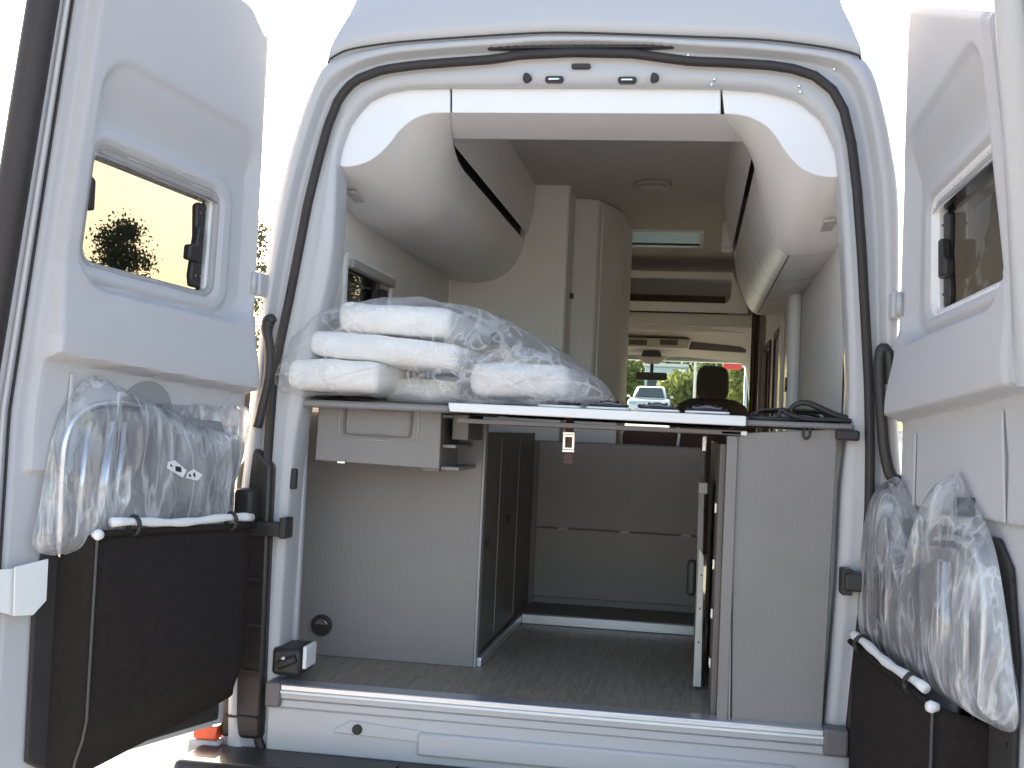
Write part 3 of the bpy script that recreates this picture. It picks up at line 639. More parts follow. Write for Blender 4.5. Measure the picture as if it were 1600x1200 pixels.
# right rear cupboard
q = [aty(1146, 682, .02), aty(1312, 672, .02), aty(1278, 1150, .02), aty(1124, 1134, .02)]
rc = prism('right_cupboard', [(.492, .02, FZ), (.728, .02, FZ), (.742, .02, 1.455), (.470, .02, 1.43), (.470, .02, 1.40)], (0, .5, 0), LAM, VAN, .003)
box('cupboard_edge', .452, .482, .012, .05, FZ, 1.424, LAM, rc, .003)
prism('cupboard_edge', [(.4835, .014, FZ), (.4885, .014, FZ), (.4700, .014, 1.42), (.4650, .014, 1.42)], (0, .03, 0), EDGE, rc, .001)
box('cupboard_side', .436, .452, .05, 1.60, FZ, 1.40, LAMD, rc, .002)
box('cupboard_cap', .435, .505, .0, .6, 1.425, 1.437, CREAM, rc, .003)
ct = prism('hob_counter', [(x, y, 1.452) for x, y in ((.500, -.0), (.78, -.0), (.79, .06), (.77, .6), (.50, .6))], (0, 0, .016), mat('counter_edge', (.20, .19, .19), .3), VAN, .006)
box('counter_bracket', .735, .795, -.012, .06, 1.424, 1.452, RUB, VAN, .006)
tube('hook', spline([(.655, .0, 1.452), (.650, -.004, 1.435), (.657, -.004, 1.425), (.667, -.002, 1.432), (.667, .0, 1.452)], 4), .004, BLK, VAN, 6)
# bed platform board
tb = prism('bed_board', [aty(700, 629, -.03), aty(1166, 650, -.03), aty(1166, 666, -.03), aty(702, 643, -.03)], (0, 1.2, 0), WHITEP, VAN, .003)
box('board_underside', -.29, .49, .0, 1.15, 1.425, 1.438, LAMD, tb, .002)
c = aty(890, 662, .10)
st = box('strap', c.x - .012, c.x + .012, .098, .102, c.z - .06, c.z + .02, CURT, VAN, 0)
c = aty(889, 691, .10)
frame_ring('buckle', [Vector((x, .09, z)) for x, z in rrect(c.x, c.z, .014, .021, .004, 3)], -.007, .004, (0, .01, 0), CHROME, st, .001)
box('buckle_bar', c.x - .018, c.x + .018, .088, .1, c.z - .029, c.z - .02, CHROME, st, .002)
box('buckle_bar', c.x - .018, c.x + .018, .088, .1, c.z + .021, c.z + .03, CHROME, st, .002)
box('strap_end', c.x - .012, c.x + .012, .10, .104, c.z - .06, c.z - .03, CURT, st, 0)
# what shows between the bulkhead and the board: a bench, a light panel, fittings
box('bench_panel', -.22, .02, 2.02, 2.06, 1.0, 1.47, CREAM2, VAN, .004)
box('bench_box', .03, .42, 2.3, 2.9, .9, 1.43, CURT, VAN, .02)
tube('pipe', [(.30, 1.70, 1.37), (.305, 1.70, 1.42), (.30, 1.70, 1.45)], .006, WHITEP, VAN, 8)
box('fitting', .395, .415, 1.2, 1.22, 1.36, 1.42, CHROME, VAN, .004)

# open inner door standing in the load bay on the right
pd = prism('locker_flap', [(.392, .37, FZ + .012), (.410, .37, FZ + .012), (.402, .37, 1.275), (.384, .37, 1.275)], (0, .55, 0), LAM, VAN, .002)
prism('flap_edge', [(.390, .364, FZ + .010), (.414, .364, FZ + .010), (.407, .364, 1.06), (.393, .364, 1.08)], (0, .005, 0), CARD, pd, .001)
box('flap_handle', .360, .388, .42, .45, .93, 1.04, BLK, pd, .01)
box('flap_latch', .384, .412, .36, .38, 1.245, 1.280, EDGE, pd, .004)
for z in (.80, .90, 1.0): box('flap_screw', .400, .404, .3625, .365, z, z + .006, BLK, pd, 0)
for z in (.76, .9, 1.04, 1.2): box('side_hinge', .430, .438, .2, .23, z, z + .03, CHROME, rc, .002)

# ================================================================== REAR DOORS
KB = .14
def doorframe(s, ph):
    a = rad(ph); return (s, Vector((s * .91, -.05, 0)), Vector((s * math.sin(a), -math.cos(a), 0)), Vector((-s * math.cos(a), -math.sin(a), 0)))
def DP(d, u, z, off=0):
    s, H, U, N = d; return H + U * u + N * (off + KB * max(0, z - 1.4) * max(0, u) / .75) + Vector((0, 0, z))
def duv(d, px, py, off=0):
    s, H, U, N = d; b_ = off; r = _ray(px, py)
    for i in range(12):
        P0_ = H + N * b_; t_ = (P0_ - CP).dot(N) / r.dot(N); P = CP + r * t_; u = (P - H).dot(U); b_ = off + KB * max(0, P.z - 1.4) * max(0, u) / .75
    return u, P.z
def sdr(u, z, cu, cz_, hu, hz, r_):
    x = abs(u - cu) - hu + r_; y = abs(z - cz_) - hz + r_
    return math.hypot(max(x, 0), max(y, 0)) + min(max(x, y), 0) - r_
def shear(u): return .05 * (u - .37)
def hfield(u, z, s=-1):
    h = 0
    pan = 1 - ss(.688, .700, u if s < 0 else u - .07)
    h += .018 * pan * ss(1.262, 1.272, z + .0 * u)
    zz = z - .07 * (u - .35)
    bulge = ss(1.502, 1.520, zz) * (1 - .45 * ss(1.54, 1.70, zz)) - .2 * ss(1.705, 1.735, zz)
    h += .050 * bulge * pan * (1 - .0)
    zs = z - shear(u)
    arch = sdr(u, zs, .325 if s < 0 else .355, 1.962, .315 if s < 0 else .345, .268, .09)
    dep = .010 + .036 * ss(2.235, 2.09, zs)
    h -= dep * ss(.012, -.014, arch)
    e4 = 0 if s < 0 else .028
    bz = sdr(u, zs, .362 + e4, 1.895, .285 + e4, .185, .07)
    h += .016 * ss(.006, -.016, bz)
    lip = sdr(u, zs, .372 + e4, 1.893, .245 + e4, .15, .045)
    h -= .012 * ss(.006, -.004, lip)
    h -= .008 * ss(.728, .732, u)
    return h
def build_door(s, ph, pane, label):
    d = doorframe(s, ph)
    if s < 0: zt_ = lambda u: 2.505 + .05 * ss(0, .10, u) + .03 * u
    else: zt_ = lambda u: 2.44 + .115 * ss(0, .07, u + .03) - .40 * max(0, u - .03)
    us = [-.01, -.004] + [i * .0075 for i in range(0, 105 if s < 0 else 118)]
    ts = [i / 290 for i in range(291)]
    zb = .555
    XC, XH = (.372, .235) if s < 0 else (.400, .263)
    WN = (XC, 1.892, XH, .140, .04)
    vin = []; keep = []
    for t_ in ts:
        for u in us:
            zz = zb + (zt_(u) - zb) * t_
            edge = ss(0, .012, u + .01) * 0 + 1
            off = hfield(u, zz, s)
            e_ = min((u + .010) / .02, (zt_(u) - zz) / .02, 1); off -= .010 * (1 - min(1, max(0, e_))) ** 2
            vin.append((u, zz, off))
    nu = len(us); V = [DP(d, *p) for p in vin]; nb = len(V)
    V += [DP(d, u, z, -.062) for u, z, _ in vin]
    F = []; ec = {}
    for j in range(len(ts) - 1):
        for i in range(nu - 1):
            q = (j * nu + i, j * nu + i + 1, (j + 1) * nu + i + 1, (j + 1) * nu + i)
            cu = sum(vin[k][0] for k in q) / 4; cz_ = sum(vin[k][1] for k in q) / 4
            if sdr(cu, cz_ - shear(cu), *WN) < 0: continue
            F.append(q); F.append(tuple(k + nb for k in q[::-1]))
            for k in range(4):
                e = (q[k], q[(k + 1) % 4]); key = tuple(sorted(e))
                if key in ec: ec[key] = None
                else: ec[key] = e
    for e in ec.values():
        if e: F.append((e[0], e[1], e[1] + nb, e[0] + nb))
    me_ = bpy.data.meshes.new('rear_door'); me_.from_pydata([tuple(v) for v in V], [], F); me_.update()
    b2 = bmesh.new(); b2.from_mesh(me_)
    bmesh.ops.delete(b2, geom=[v for v in b2.verts if not v.link_faces], context='VERTS')
    bmesh.ops.recalc_face_normals(b2, faces=b2.faces); b2.to_mesh(me_); b2.free()
    # two materials: painted frame, plastic trim
    dr_ = link('rear_door', me_, TRIMP, VAN, smooth=True)
    try: me_.set_sharp_from_angle(angle=rad(50))
    except Exception: pass
    tag(dr_, label)
    # window: frame, pane, blind rail, latches
    def WP(x, z, off): return DP(d, x, z + shear(x), off)
    pr_ = rrect(.372, 1.892, .242, .147, .05, 6)
    def ringo(e, off):
        c0_, c1_ = .372, 1.892
        out = []
        for x, z in rrect(XC, 1.892, XH + e, .140 + e, max(.012, .042 + e), 6): out.append(WP(x, z, off))
        return out
    fo = -.012
    L = [ringo(.016, fo - .012), ringo(.012, fo + .006), ringo(.004, fo + .008), ringo(-.008, fo + .0), ringo(-.010, fo - .03)]
    wn = loft('window_frame', L, WHITEP if s > 0 else EDGE, dr_, closed=True)
    P = ringo(.006, -.045); n_ = len(P)
    mk('window_pane', P + ringo(.006, -.049), [tuple(range(n_)), tuple(range(2 * n_ - 1, n_ - 1, -1))] + [(i, (i + 1) % n_, n_ + (i + 1) % n_, n_ + i) for i in range(n_)], pane, wn)
    # black rubber seating of the pane
    L = [ringo(.002, -.030), ringo(-.012, -.032), ringo(-.012, -.044), ringo(.002, -.044)]
    loft('pane_gasket', L, RUB, wn, closed=True)
    # blind rail on top
    rp_ = [(-.238, .122), (.238, .122), (.238, .145), (-.238, .145)]
    prism('blind_rail', [WP(XC + x * XH / .235, 1.892 + z, fo - .030) for x, z in rp_], d[3] * .032, EDGE, wn, .004)
    prism('rail_grip', [WP(XC + x * XH / .235, 1.892 + z, fo - .03) for x, z in ((-.232, .113), (.232, .113), (.232, .120), (-.232, .120))], d[3] * .036, CHROME, wn, .002)
    # hinge-side latch column and handles
    x0 = .152
    prism('blind_track', [WP(x, z, fo - .03) for x, z in ((x0 - .008, 1.76), (x0 + .004, 1.76), (x0 + .004, 2.02), (x0 - .008, 2.02))], d[3] * .024, WHITEP, wn, .003)
    la = prism('window_latch', [WP(x, z, fo - .034) for x, z in ((x0 + .008, 1.77), (x0 + .045, 1.77), (x0 + .052, 1.80), (x0 + .042, 1.90), (x0 + .052, 1.99), (x0 + .04, 2.0), (x0 + .008, 2.0))], d[3] * .02, BLK, wn, .006)
    prism('latch_handle', [WP(x, z, fo - .02) for x, z in ((x0 + .03, 1.835), (x0 + .085, 1.835), (x0 + .085, 1.875), (x0 + .06, 1.88), (x0 + .055, 1.93), (x0 + .03, 1.93))], d[3] * .026, BLK, wn, .006)
    prism('latch_handle', [WP(x, z, fo - .02) for x, z in ((.577, 1.88), (.60, 1.88), (.60, 1.96), (.585, 1.95))], d[3] * .022, BLK, wn, .005)
    for z in (1.80, 1.88, 1.97):
        for x in (x0 + .018, x0 + .038):
            c_ = WP(x, z, fo - .012); prism('screw', [c_ + d[2] * (.0035 * math.cos(rad(60 * i))) + Vector((0, 0, .0035 * math.sin(rad(60 * i)))) for i in range(6)], d[3] * .003, CHROME, wn, 0)
    if s > 0:
        lp_ = [1.54 + .05 * i for i in range(20)]
        loft('edge_lip', [[DP(d, .73 + .19 * (z - 1.55), z, .005), DP(d, .735 + .19 * (z - 1.55), z, .048), DP(d, .745 + .19 * (z - 1.55), z, .054), DP(d, .80 + .12 * (z - 1.55), z, .054), DP(d, .82 + .1 * (z - 1.55), z, .0)] for z in lp_], PAINT, dr_)
    # weather strip round the free edge, lighter beads beside it
    tube('weather_strip', [DP(d, .805 + (.1 if s > 0 else 0), z, -.030) for z in [.56 + .05 * i for i in range(42)]], .034, RUB, dr_, 12)
    tube('edge_bead', [DP(d, .762 + (.09 if s > 0 else 0), z, .0) for z in [.56 + .05 * i for i in range(41)]], .006, PAINT, dr_, 8)
    tube('edge_bead', [DP(d, .742 + (.09 if s > 0 else 0), z, -.004) for z in [.56 + .05 * i for i in range(41)]], .0035, RUB, dr_, 6)
    return d, dr_
dL, DOORL = build_door(-1, 20, GLC, 'left rear door swung open, its window showing pale sky')
dR, DOORR = build_door(1, 10, GLS, 'right rear door swung open with a dark window')
for o in (DOORL, DOORR):
    for p in o.data.polygons: p.material_index = 0
def dpoly(name, d, pts, off, th, M, parent, bevel=.003, **k):
    return prism(name, [DP(d, u, z, off) for u, z in pts], d[3] * th, M, parent, bevel, **k)
# metal ribs / pads on the lower door, dark lining, slots
for d, D_, s in ((dL, DOORL, -1), (dR, DOORR, 1)):
    dpoly('lower_lining', d, [(.03, .572), (.60, .566), (.655, .60), (.66, 1.0), (.62, 1.18), (.56, 1.235), (.02, 1.235)], .002, .012, mat('dark_lining', (.034, .030, .029), .75), D_, .006)
    dpoly('trim_rib', d, [(.60, 1.27), (.612, 1.27), (.612, 1.50), (.60, 1.50)], .0185, .006, TRIMP, D_, .003)
    dpoly('trim_rib', d, [(.10, 1.27), (.112, 1.27), (.112, 1.45), (.10, 1.45)], .0185, .006, TRIMP, D_, .003)
dpoly('release_slot', dR, [duv(dR, x, y, .02) for x, y in ((1495, 776), (1523, 778), (1523, 810), (1497, 806))], .018, .004, BLK, DOORR, .002)
cc = duv(dL, 228, 640, .02)
dpoly('round_cover', dL, [(cc[0] + .085 * math.cos(rad(12 * i)), cc[1] + .072 * math.sin(rad(12 * i))) for i in range(30)], .018, .006, mat('grey_disc', (.30, .30, .31), .6), DOORL, .002)
dpoly('door_latch', dR, [(.70, 1.12), (.735, 1.12), (.735, 1.24), (.70, 1.22)], .0, .012, BLK, DOORR, .003)
for k in range(5): dpoly('rivet', dR, [(.63 + .005 * math.cos(rad(60 * i)), .72 + .11 * k + .005 * math.sin(rad(60 * i))) for i in range(6)], .013, .004, BLK, DOORR, 0)
# folded white flap at the left door's latch edge
fl = dpoly('latch_flap', dL, [duv(dL, x, y, .045) for x, y in ((22, 886), (74, 873), (71, 938), (50, 961), (20, 962))], .045, .004, WHITEP, DOORL, .001)
dpoly('latch_flap', dL, [duv(dL, x, y, .03) for x, y in ((-25, 892), (21, 888), (20, 962), (-5, 955))], .03, .004, WHITEP, DOORL, .001)

# ================================================================== STORAGE POUCHES, WRAPPED CHAIRS
def crumple(o, amp, f, sc=(1, 1, 1), lock=None):
    for v in o.data.vertices:
        p = Vector((v.co.x * sc[0], v.co.y * sc[1], v.co.z * sc[2])) * f
        n1 = 1 - abs(noise.noise(p)) * 2; n2 = 1 - abs(noise.noise(p * 2.3 + Vector((5, 1, 2)))) * 2; n3 = noise.noise(p * 5.5)
        k = amp * (n1 * .55 + n2 * .3 + n3 * .25 - .3)
        if lock: k *= lock(v)
        v.co += v.normal * k
def shell(name, d, outline, th, M, off=.0, puff=1.0, amp=.012, f=9, sc=(1, 1, .5), parent=None, res=34, seed=0):
    """closed puffy bag hanging parallel to the door: outline in (u,z)"""
    P = spline([Vector((u, 0, z)) for u, z in outline], 5, True); P = resample(P + [P[0]], 97)[:-1]
    c = sum(P, Vector()) / len(P)
    V = []; F = []; n_ = len(P); K = 14
    for side in (1, -1):
        for k in range(K + 1):
            f_ = 1 - k / K if k < K else .02
            f_ = max(.02, f_); h = th * (1 - f_ ** 4.0) ** .5
            for p in P:
                q = c + (p - c) * f_
                V.append(DP(d, q.x, q.z, off + (h if side > 0 else -h * .25 )))
    m_ = (K + 1) * n_
    for side in (0, 1):
        for k in range(K):
            for i in range(n_):
                j = (i + 1) % n_; a_ = side * m_ + k * n_
                F.append((a_ + i, a_ + j, a_ + n_ + j, a_ + n_ + i))
        a_ = side * m_ + K * n_; F.append(tuple(a_ + i for i in range(n_)))
    o = mk(name, V, F, M, parent)
    sb = o.modifiers.new('s', 'SUBSURF'); sb.levels = 1; sb.render_levels = 1
    o.data.update()
    crumple(o, amp, f, sc)
    for p in o.data.polygons: p.use_smooth = True
    return o
def pouch(d, u0, u1, zt0, zt1, zb0, zb1, dep, label, side):
    """boxy felt pouch: outer face parallel to the door, closed free side, sagging bottom"""
    root = thing('storage_pouch', label, 'storage pouch', DP(d, (u0 + u1) / 2, zb0, 0), 'felt pouches on the rear doors')
    n_ = 24; L = []
    for k in range(n_ + 1):
        f = k / n_
        # path round: hinge side -> outer face -> free side
        row = []
        for m_ in range(25):
            g_ = m_ / 24; w_ = .5 - .5 * math.cos(math.pi * min(1, g_ / .5)) if False else g_
            if g_ < .14: u = u0; o_ = dep * g_ / .14; fz = 0
            elif g_ < .80: u = u0 + (u1 - u0) * (g_ - .14) / .66; o_ = dep
            else: u = u1 + .03 * (g_ - .8) / .2; o_ = dep * (1 - (g_ - .80) / .20)
            fu = (u - u0) / (u1 - u0)
            ztp = zt0 + (zt1 - zt0) * fu - (.03 * (g_ - .8) / .2 if g_ > .8 else 0); zbt = zb0 + (zb1 - zb0) * fu
            o2 = o_ + (.018 * math.sin(math.pi * min(1, fu)) * math.sin(math.pi * f) if o_ > dep * .9 else 0)
            row.append(DP(d, u, ztp + (zbt - ztp) * f, o2 * (1 - .35 * ss(.75, 1, f))))
        L.append(row)
    body = loft('pouch_body', L, FAB, root)
    so_ = body.modifiers.new('sol', 'SOLIDIFY'); so_.thickness = .008; so_.offset = -1
    tube('corner_seam', [DP(d, u1, zt1 + (zb1 - zt1) * f, (dep + .003) * (1 - .35 * ss(.75, 1, f))) for f in [i / 12 for i in range(13)]], .0035, SEAM, root, 6)
    # hem piping, carrying bar, ties, knob
    tube('hem', [DP(d, u0 + (u1 - u0) * f, zt0 + (zt1 - zt0) * f, dep + .002) for f in [i / 10 for i in range(11)]], .008, FAB, root, 8)
    bar = tube('carrying_bar', [DP(d, u0 + (u1 - u0) * f, zt0 + (zt1 - zt0) * f + .022 + .004 * math.sin(9 * f), dep + .004) for f in [.03 + .90 * i / 16 for i in range(17)]], [.0105 + .0015 * math.sin(i * 1.7) for i in range(17)], WHITEP, root, 10)
    for f in (.18, .80):
        c_ = DP(d, u0 + (u1 - u0) * f, zt0 + (zt1 - zt0) * f + .016, dep + .004)
        P = [c_ + d[3] * (.019 * math.cos(rad(30 * i))) + Vector((0, 0, .022 * math.sin(rad(30 * i)))) for i in range(13)]
        tube('tie', P, .0055, BLK, root, 6)
    c_ = DP(d, u1, zt1 - .002, dep + .002)
    tube('corner_knob', [c_ - d[3] * .012, c_ + d[3] * .004, c_ + d[3] * .014], [.008, .014, .009], WHITEP, root, 10)
    tube('bottom_knob', [DP(d, u1 - .02, zb1 + .0, .03), DP(d, u1 - .02, zb1 - .03, .05)], .014, WHITEP, root, 10)
    return root
pouch(dL, .035, .575, 1.118, 1.128, .650, .552, .11, 'black felt pouch hanging on the left rear door under a grey wrapped chair', -1)
pouch(dR, -.035, .52, .905, .875, .42, .38, .12, 'black felt pouch hanging on the right rear door, its top lower than the other', 1)

def chair(d, u0, u1, z0, z1, label, tilt=0):
    root = thing('folding_chair', label, 'folding chair', DP(d, (u0 + u1) / 2, z0, .05), 'folded chairs stored in the door pouches')
    # folded back panel, seat panel behind it, tube frame
    P = [(u0 + .06, z0), (u1 - .05, z0), (u1 - .03, z1 - .10 + tilt), (u1 - .07, z1 - .02 + tilt), (u0 + .08, z1 - .04 - tilt), (u0 + .05, z1 - .12 - tilt)]
    dpoly('backrest', d, P, .046, .018, GREYF, root, .008, seg=3)
    dpoly('seat', d, [(u + .012, z - .03) for u, z in P], .018, .020, GREYF, root, .008, seg=3)
    for uu, of, rr in ((u1 - .02, .045, .010), (u0 + .03, .045, .010), (u1 - .065, .070, .018), (u1 - .105, .068, .012)):  # fattest leg thickened to imitate the bright highlight band on the plastic
        tube('tube_leg', [DP(d, uu, z0 + (-.05 if of < .06 else .10), of), DP(d, uu - .005, (z0 + z1) / 2, of + .004), DP(d, uu - .02, z1 - .05, of)], rr, CHROME, root, 10)
    tube('armrest', spline([DP(d, u1 + .01, z0 + .05, .03), DP(d, u1 + .015, z1 - .12, .03), DP(d, u1 - .03, z1 - .03, .03), DP(d, u1 - .14, z1 - .005, .03), DP(d, u1 - .26, z1 - .02, .03)], 5), .010, CHROME, root, 8)
    return root
chair(dL, .05, .60, 1.02, 1.44, 'grey folding chair with silver tubes wrapped in clear plastic on the left rear door')
chair(dR, .0, .53, .84, 1.22, 'grey folding chair with silver tubes wrapped in clear plastic on the right rear door')
slL = shell('plastic_sleeve', dL, [duv(dL, x, y, .05) for x, y in ((64, 862), (72, 790), (84, 720), (104, 650), (128, 608), (150, 590), (168, 588), (190, 600), (240, 628), (290, 650), (340, 668), (386, 684), (378, 730), (364, 775), (362, 835), (300, 842), (230, 850), (150, 865))], .072, FILMD, .028, amp=.008, f=6, sc=(1, 1, .55))
fo_ = shell('film_fold', dL, [duv(dL, x, y, .04) for x, y in ((215, 640), (262, 632), (320, 634), (372, 634), (392, 640), (394, 658), (384, 700), (366, 760), (345, 800), (280, 780), (230, 720))], .03, FILMD, .03, amp=.012, f=9, sc=(1, 1, .6), parent=slL)
tag(slL, 'crinkled clear plastic sleeve with a white label, over the chair on the left door', 'plastic wrap')
slR = shell('plastic_sleeve', dR, [duv(dR, x, y, .06) for x, y in ((1350, 1000), (1348, 900), (1350, 830), (1360, 775), (1380, 742), (1398, 765), (1410, 825), (1428, 880), (1462, 880), (1470, 810), (1470, 755), (1478, 735), (1492, 770), (1514, 806), (1532, 850), (1547, 930), (1560, 1040), (1566, 1140), (1500, 1112), (1430, 1062))], .078, FILMD, .032, amp=.010, f=8, sc=(1, 1, .6))
tag(slR, 'crinkled clear plastic sleeve with two peaks over the chair on the right rear door', 'plastic wrap')
# small printed label on the left sleeve
lo = .106
LB = dpoly('printed_label', dL, [duv(dL, x, y, lo) for x, y in ((262, 722), (272, 719), (291, 735), (285, 746), (261, 732))], lo, .002, WHITEP, slL, 0)
dpoly('printed_label', dL, [duv(dL, x, y, lo) for x, y in ((293, 738), (302, 733), (316, 742), (308, 751), (290, 747))], lo, .002, WHITEP, slL, 0)
for (a_, b_, c_, e_) in ((274, 728, 283, 738), (266, 725, 269, 730), (295, 740, 298, 746), (302, 738, 305, 746)):
    dpoly('label_print', dL, [duv(dL, x, y, lo + .0025) for x, y in ((a_, b_), (c_, b_ + 2), (c_, e_), (a_, e_ - 2))], lo + .0025, .001, BLK, slL, 0)

# ================================================================== CUSHIONS IN A BAG ON THE BED BOARD
def cushion(x0, x1, z0, z1, y0, y1, rot, label):
    V, F = boxvf(x0, x1, y0, y1, z0, z1)
    b_ = bmesh.new(); me_ = bpy.data.meshes.new('cushion')
    me_.from_pydata(V, [], F); b_.from_mesh(me_)
    bmesh.ops.bevel(b_, geom=b_.edges[:], offset=.032, segments=4, profile=.6, affect='EDGES')
    bmesh.ops.subdivide_edges(b_, edges=[e for e in b_.edges if e.calc_length() > .1], cuts=6, use_grid_fill=True)
    bmesh.ops.recalc_face_normals(b_, faces=b_.faces); b_.normal_update()
    cx_, cy, cz_ = (x0 + x1) / 2, (y0 + y1) / 2, (z0 + z1) / 2
    for v in b_.verts:
        fx = 1 - ((v.co.x - cx_) / ((x1 - x0) / 2)) ** 2; fy = 1 - ((v.co.y - cy) / ((y1 - y0) / 2)) ** 2; fz = 1 - ((v.co.z - cz_) / ((z1 - z0) / 2)) ** 2
        if abs(v.normal.z) > .6: v.co.z += .008 * max(0, fx) ** .5 * max(0, fy) ** .5 * (1 if v.normal.z > 0 else -1)
        if abs(v.normal.y) > .6: v.co.y += -.010 * max(0, fx) ** .5 * max(0, fz)
        v.co += v.normal * .006 * noise.noise(v.co * 14)
    bmesh.ops.rotate(b_, cent=(cx_, cy, cz_), matrix=Matrix.Rotation(rot, 3, 'Y'), verts=b_.verts)
    bmesh.ops.triangulate(b_, faces=[f for f in b_.faces if len(f.verts) > 4])
    b_.to_mesh(me_); b_.free()
    o = link('cushion', me_, CUSH, None, smooth=True)
    return tag(o, label, 'cushion', 'white cushions bagged on the bed board')
def cpx(l, r_, t_, bt, Y): a = aty(l, t_, Y); b_ = aty(r_, bt, Y); return a.x, b_.x, b_.z, a.z
a = cpx(528, 704, 474, 520, .06); cushion(a[0], a[1], a[2] - .002, a[3], .06, .75, rad(1.5), 'white cushion on top of the bagged stack')
a = cpx(480, 716, 522, 570, .04); cushion(a[0], a[1], a[2] + .002, a[3], .04, .80, rad(4.0), 'widest white cushion in the middle of the bagged stack, tilted down to the right')
a = cpx(450, 590, 560, 612, .0); cushion(a[0], a[1], max(1.478, a[2]), a[3], .0, .8, rad(0), 'white cushion at the bottom left of the bagged stack')
a = cpx(735, 888, 566, 620, .03); cushion(a[0], a[1], max(1.482, a[2]), a[3], .03, .7, rad(-1), 'white cushion lying alone right of the stack')
a = cpx(600, 720, 586, 616, .22); cushion(a[0], a[1], 1.480, 1.55, .22, .8, rad(0), 'shaded white cushion under the tilted one, at the back of the stack')
# the bag itself
prof = [(432, 606), (426, 588), (432, 562), (452, 532), (482, 502), (515, 480), (560, 467), (620, 464), (690, 470), (740, 482), (790, 503), (840, 532), (880, 562), (905, 590), (915, 612), (905, 624), (850, 628), (780, 627), (700, 624), (620, 618), (540, 615), (470, 614)]
B0 = resample(spline([aty(x, y, .0) for x, y in prof], 4, True) + [aty(*prof[0], .0)], 141)[:-1]
c = sum(B0, Vector()) / len(B0); zmin = 1.477
loops = []
for f, y in ((.03, -.032), (.45, -.036), (.75, -.030), (.90, -.020), (.97, -.005), (1.0, .02), (1.0, .06), (1.0, .10), (.995, .14), (.99, .19), (.985, .24), (.98, .30), (.97, .38), (.95, .46), (.93, .54), (.90, .62), (.86, .72), (.80, .82), (.70, .90), (.5, .95), (.03, .97)):
    sh_ = .22 * max(0, y)
    loops.append([Vector((c.x + (p.x - c.x) * f + sh_ * max(0, (p.x + .4)) * 1.0, y, max(zmin, c.z + (p.z - c.z) * f))) for p in B0])
bag = loft('plastic_bag', loops, FILM, None, closed=True, caps=True)
sb = bag.modifiers.new('s', 'SUBSURF'); sb.levels = 1; sb.render_levels = 1
crumple(bag, .022, 8, (1, .8, 1.2))
for v in bag.data.vertices:
    pass
tag(bag, 'large clear crinkled plastic bag holding the white cushions on the bed board', 'plastic bag')
# second, folded end of the film trailing to the right
prof2 = [(720, 622), (716, 590), (730, 562), (770, 545), (830, 545), (880, 562), (920, 585), (942, 605), (946, 624), (880, 627), (800, 627)]
B0 = resample(spline([aty(x, y, .02) for x, y in prof2], 4, True) + [aty(*prof2[0], .02)], 91)[:-1]
c = sum(B0, Vector()) / len(B0); loops = []
for f, y in ((.03, .0), (.6, -.008), (.88, .0), (.97, .02), (1, .06), (1, .14), (.99, .24), (.97, .36), (.93, .5), (.85, .65), (.6, .78), (.03, .82)):
    loops.append([Vector((c.x + (p.x - c.x) * f, y, max(1.479, c.z + (p.z - c.z) * f))) for p in B0])
bag2 = loft('plastic_bag', loops, FILM, None, closed=True, caps=True)
sb = bag2.modifiers.new('s', 'SUBSURF'); sb.levels = 1; sb.render_levels = 1
crumple(bag2, .018, 11, (1, .8, 1.2)); tag(bag2, 'smaller clear plastic bag around the single cushion at the right end of the stack', 'plastic bag')

# sprung bed plates lying on the board
ZT = aty(930, 639, -.03).z + .0015
for i in range(4):
    x0 = -.02 + .135 * i - .05
    y0 = -.005
    root = thing('spring_plate', ['dark sprung bed plate on the board just right of the plastic bag', 'second sprung bed plate from the plastic bag', 'third sprung bed plate from the plastic bag', 'sprung bed plate at the right end of the board beside the hob counter'][i], 'bed plate', (x0 + .06, .07, ZT), 'sprung plates along the bed board')
    prism('plate_base', [(x, y, ZT) for x, y in rrect(x0 + .062, .07, .060, .06, .015, 3)], (0, 0, .006), WHITEP, root, .002)
    for k in range(3):
        rr = .052 - .014 * k
        tube('plate_ring', [(x0 + .062 + rr * math.cos(rad(20 * q)), .07 + rr * math.sin(rad(20 * q)), ZT + .010 + .005 * k + .002 * math.cos(rad(80 * q))) for q in range(19)], .0038, BLK if k != 1 else GREYF, root, 6)
# black strap bundle and hob grate on the right counter
cz1 = 1.468
hb = thing('gas_hob', 'black hob with wire pan supports on the right counter by the door jamb', 'hob', (.63, .3, cz1))
prism('hob_plate', [(x, y, cz1 + .0005) for x, y in rrect(.635, .28, .125, .22, .03, 4)], (0, 0, .012), BLK, hb, .004)
for y in (.14, .40):
    for k in range(3):
        tube('pan_support', spline([(.53, y + .05 * k - .05, cz1 + .013), (.545, y + .05 * k - .05, cz1 + .030), (.63, y + .05 * k - .05, cz1 + .034), (.715, y + .05 * k - .05, cz1 + .030), (.73, y + .05 * k - .05, cz1 + .013)], 4), .004, BLK, hb, 6)
    tube('burner', [(.63, y, cz1 + .012), (.63, y, cz1 + .022)], .035, GREYF, hb, 16)
stp = tube('coiled_strap', spline([aty(x, y, .05) for x, y in ((1242, 652), (1236, 640), (1246, 631), (1262, 630), (1282, 638), (1306, 649), (1326, 655))], 5), [.006 + .004 * i / 30 for i in range(31)], BLK, None, 8)
tag(stp, 'black strap arching over the right counter against the jamb', 'strap')
st2 = tube('rubber_hose', spline([aty(x, y, .03) for x, y in ((1215, 650), (1222, 640), (1232, 647), (1262, 655), (1300, 656), (1330, 658))], 5), .0065, RUB, None, 8)
tag(st2, 'short black hose lying flat at the front of the right counter', 'hose')

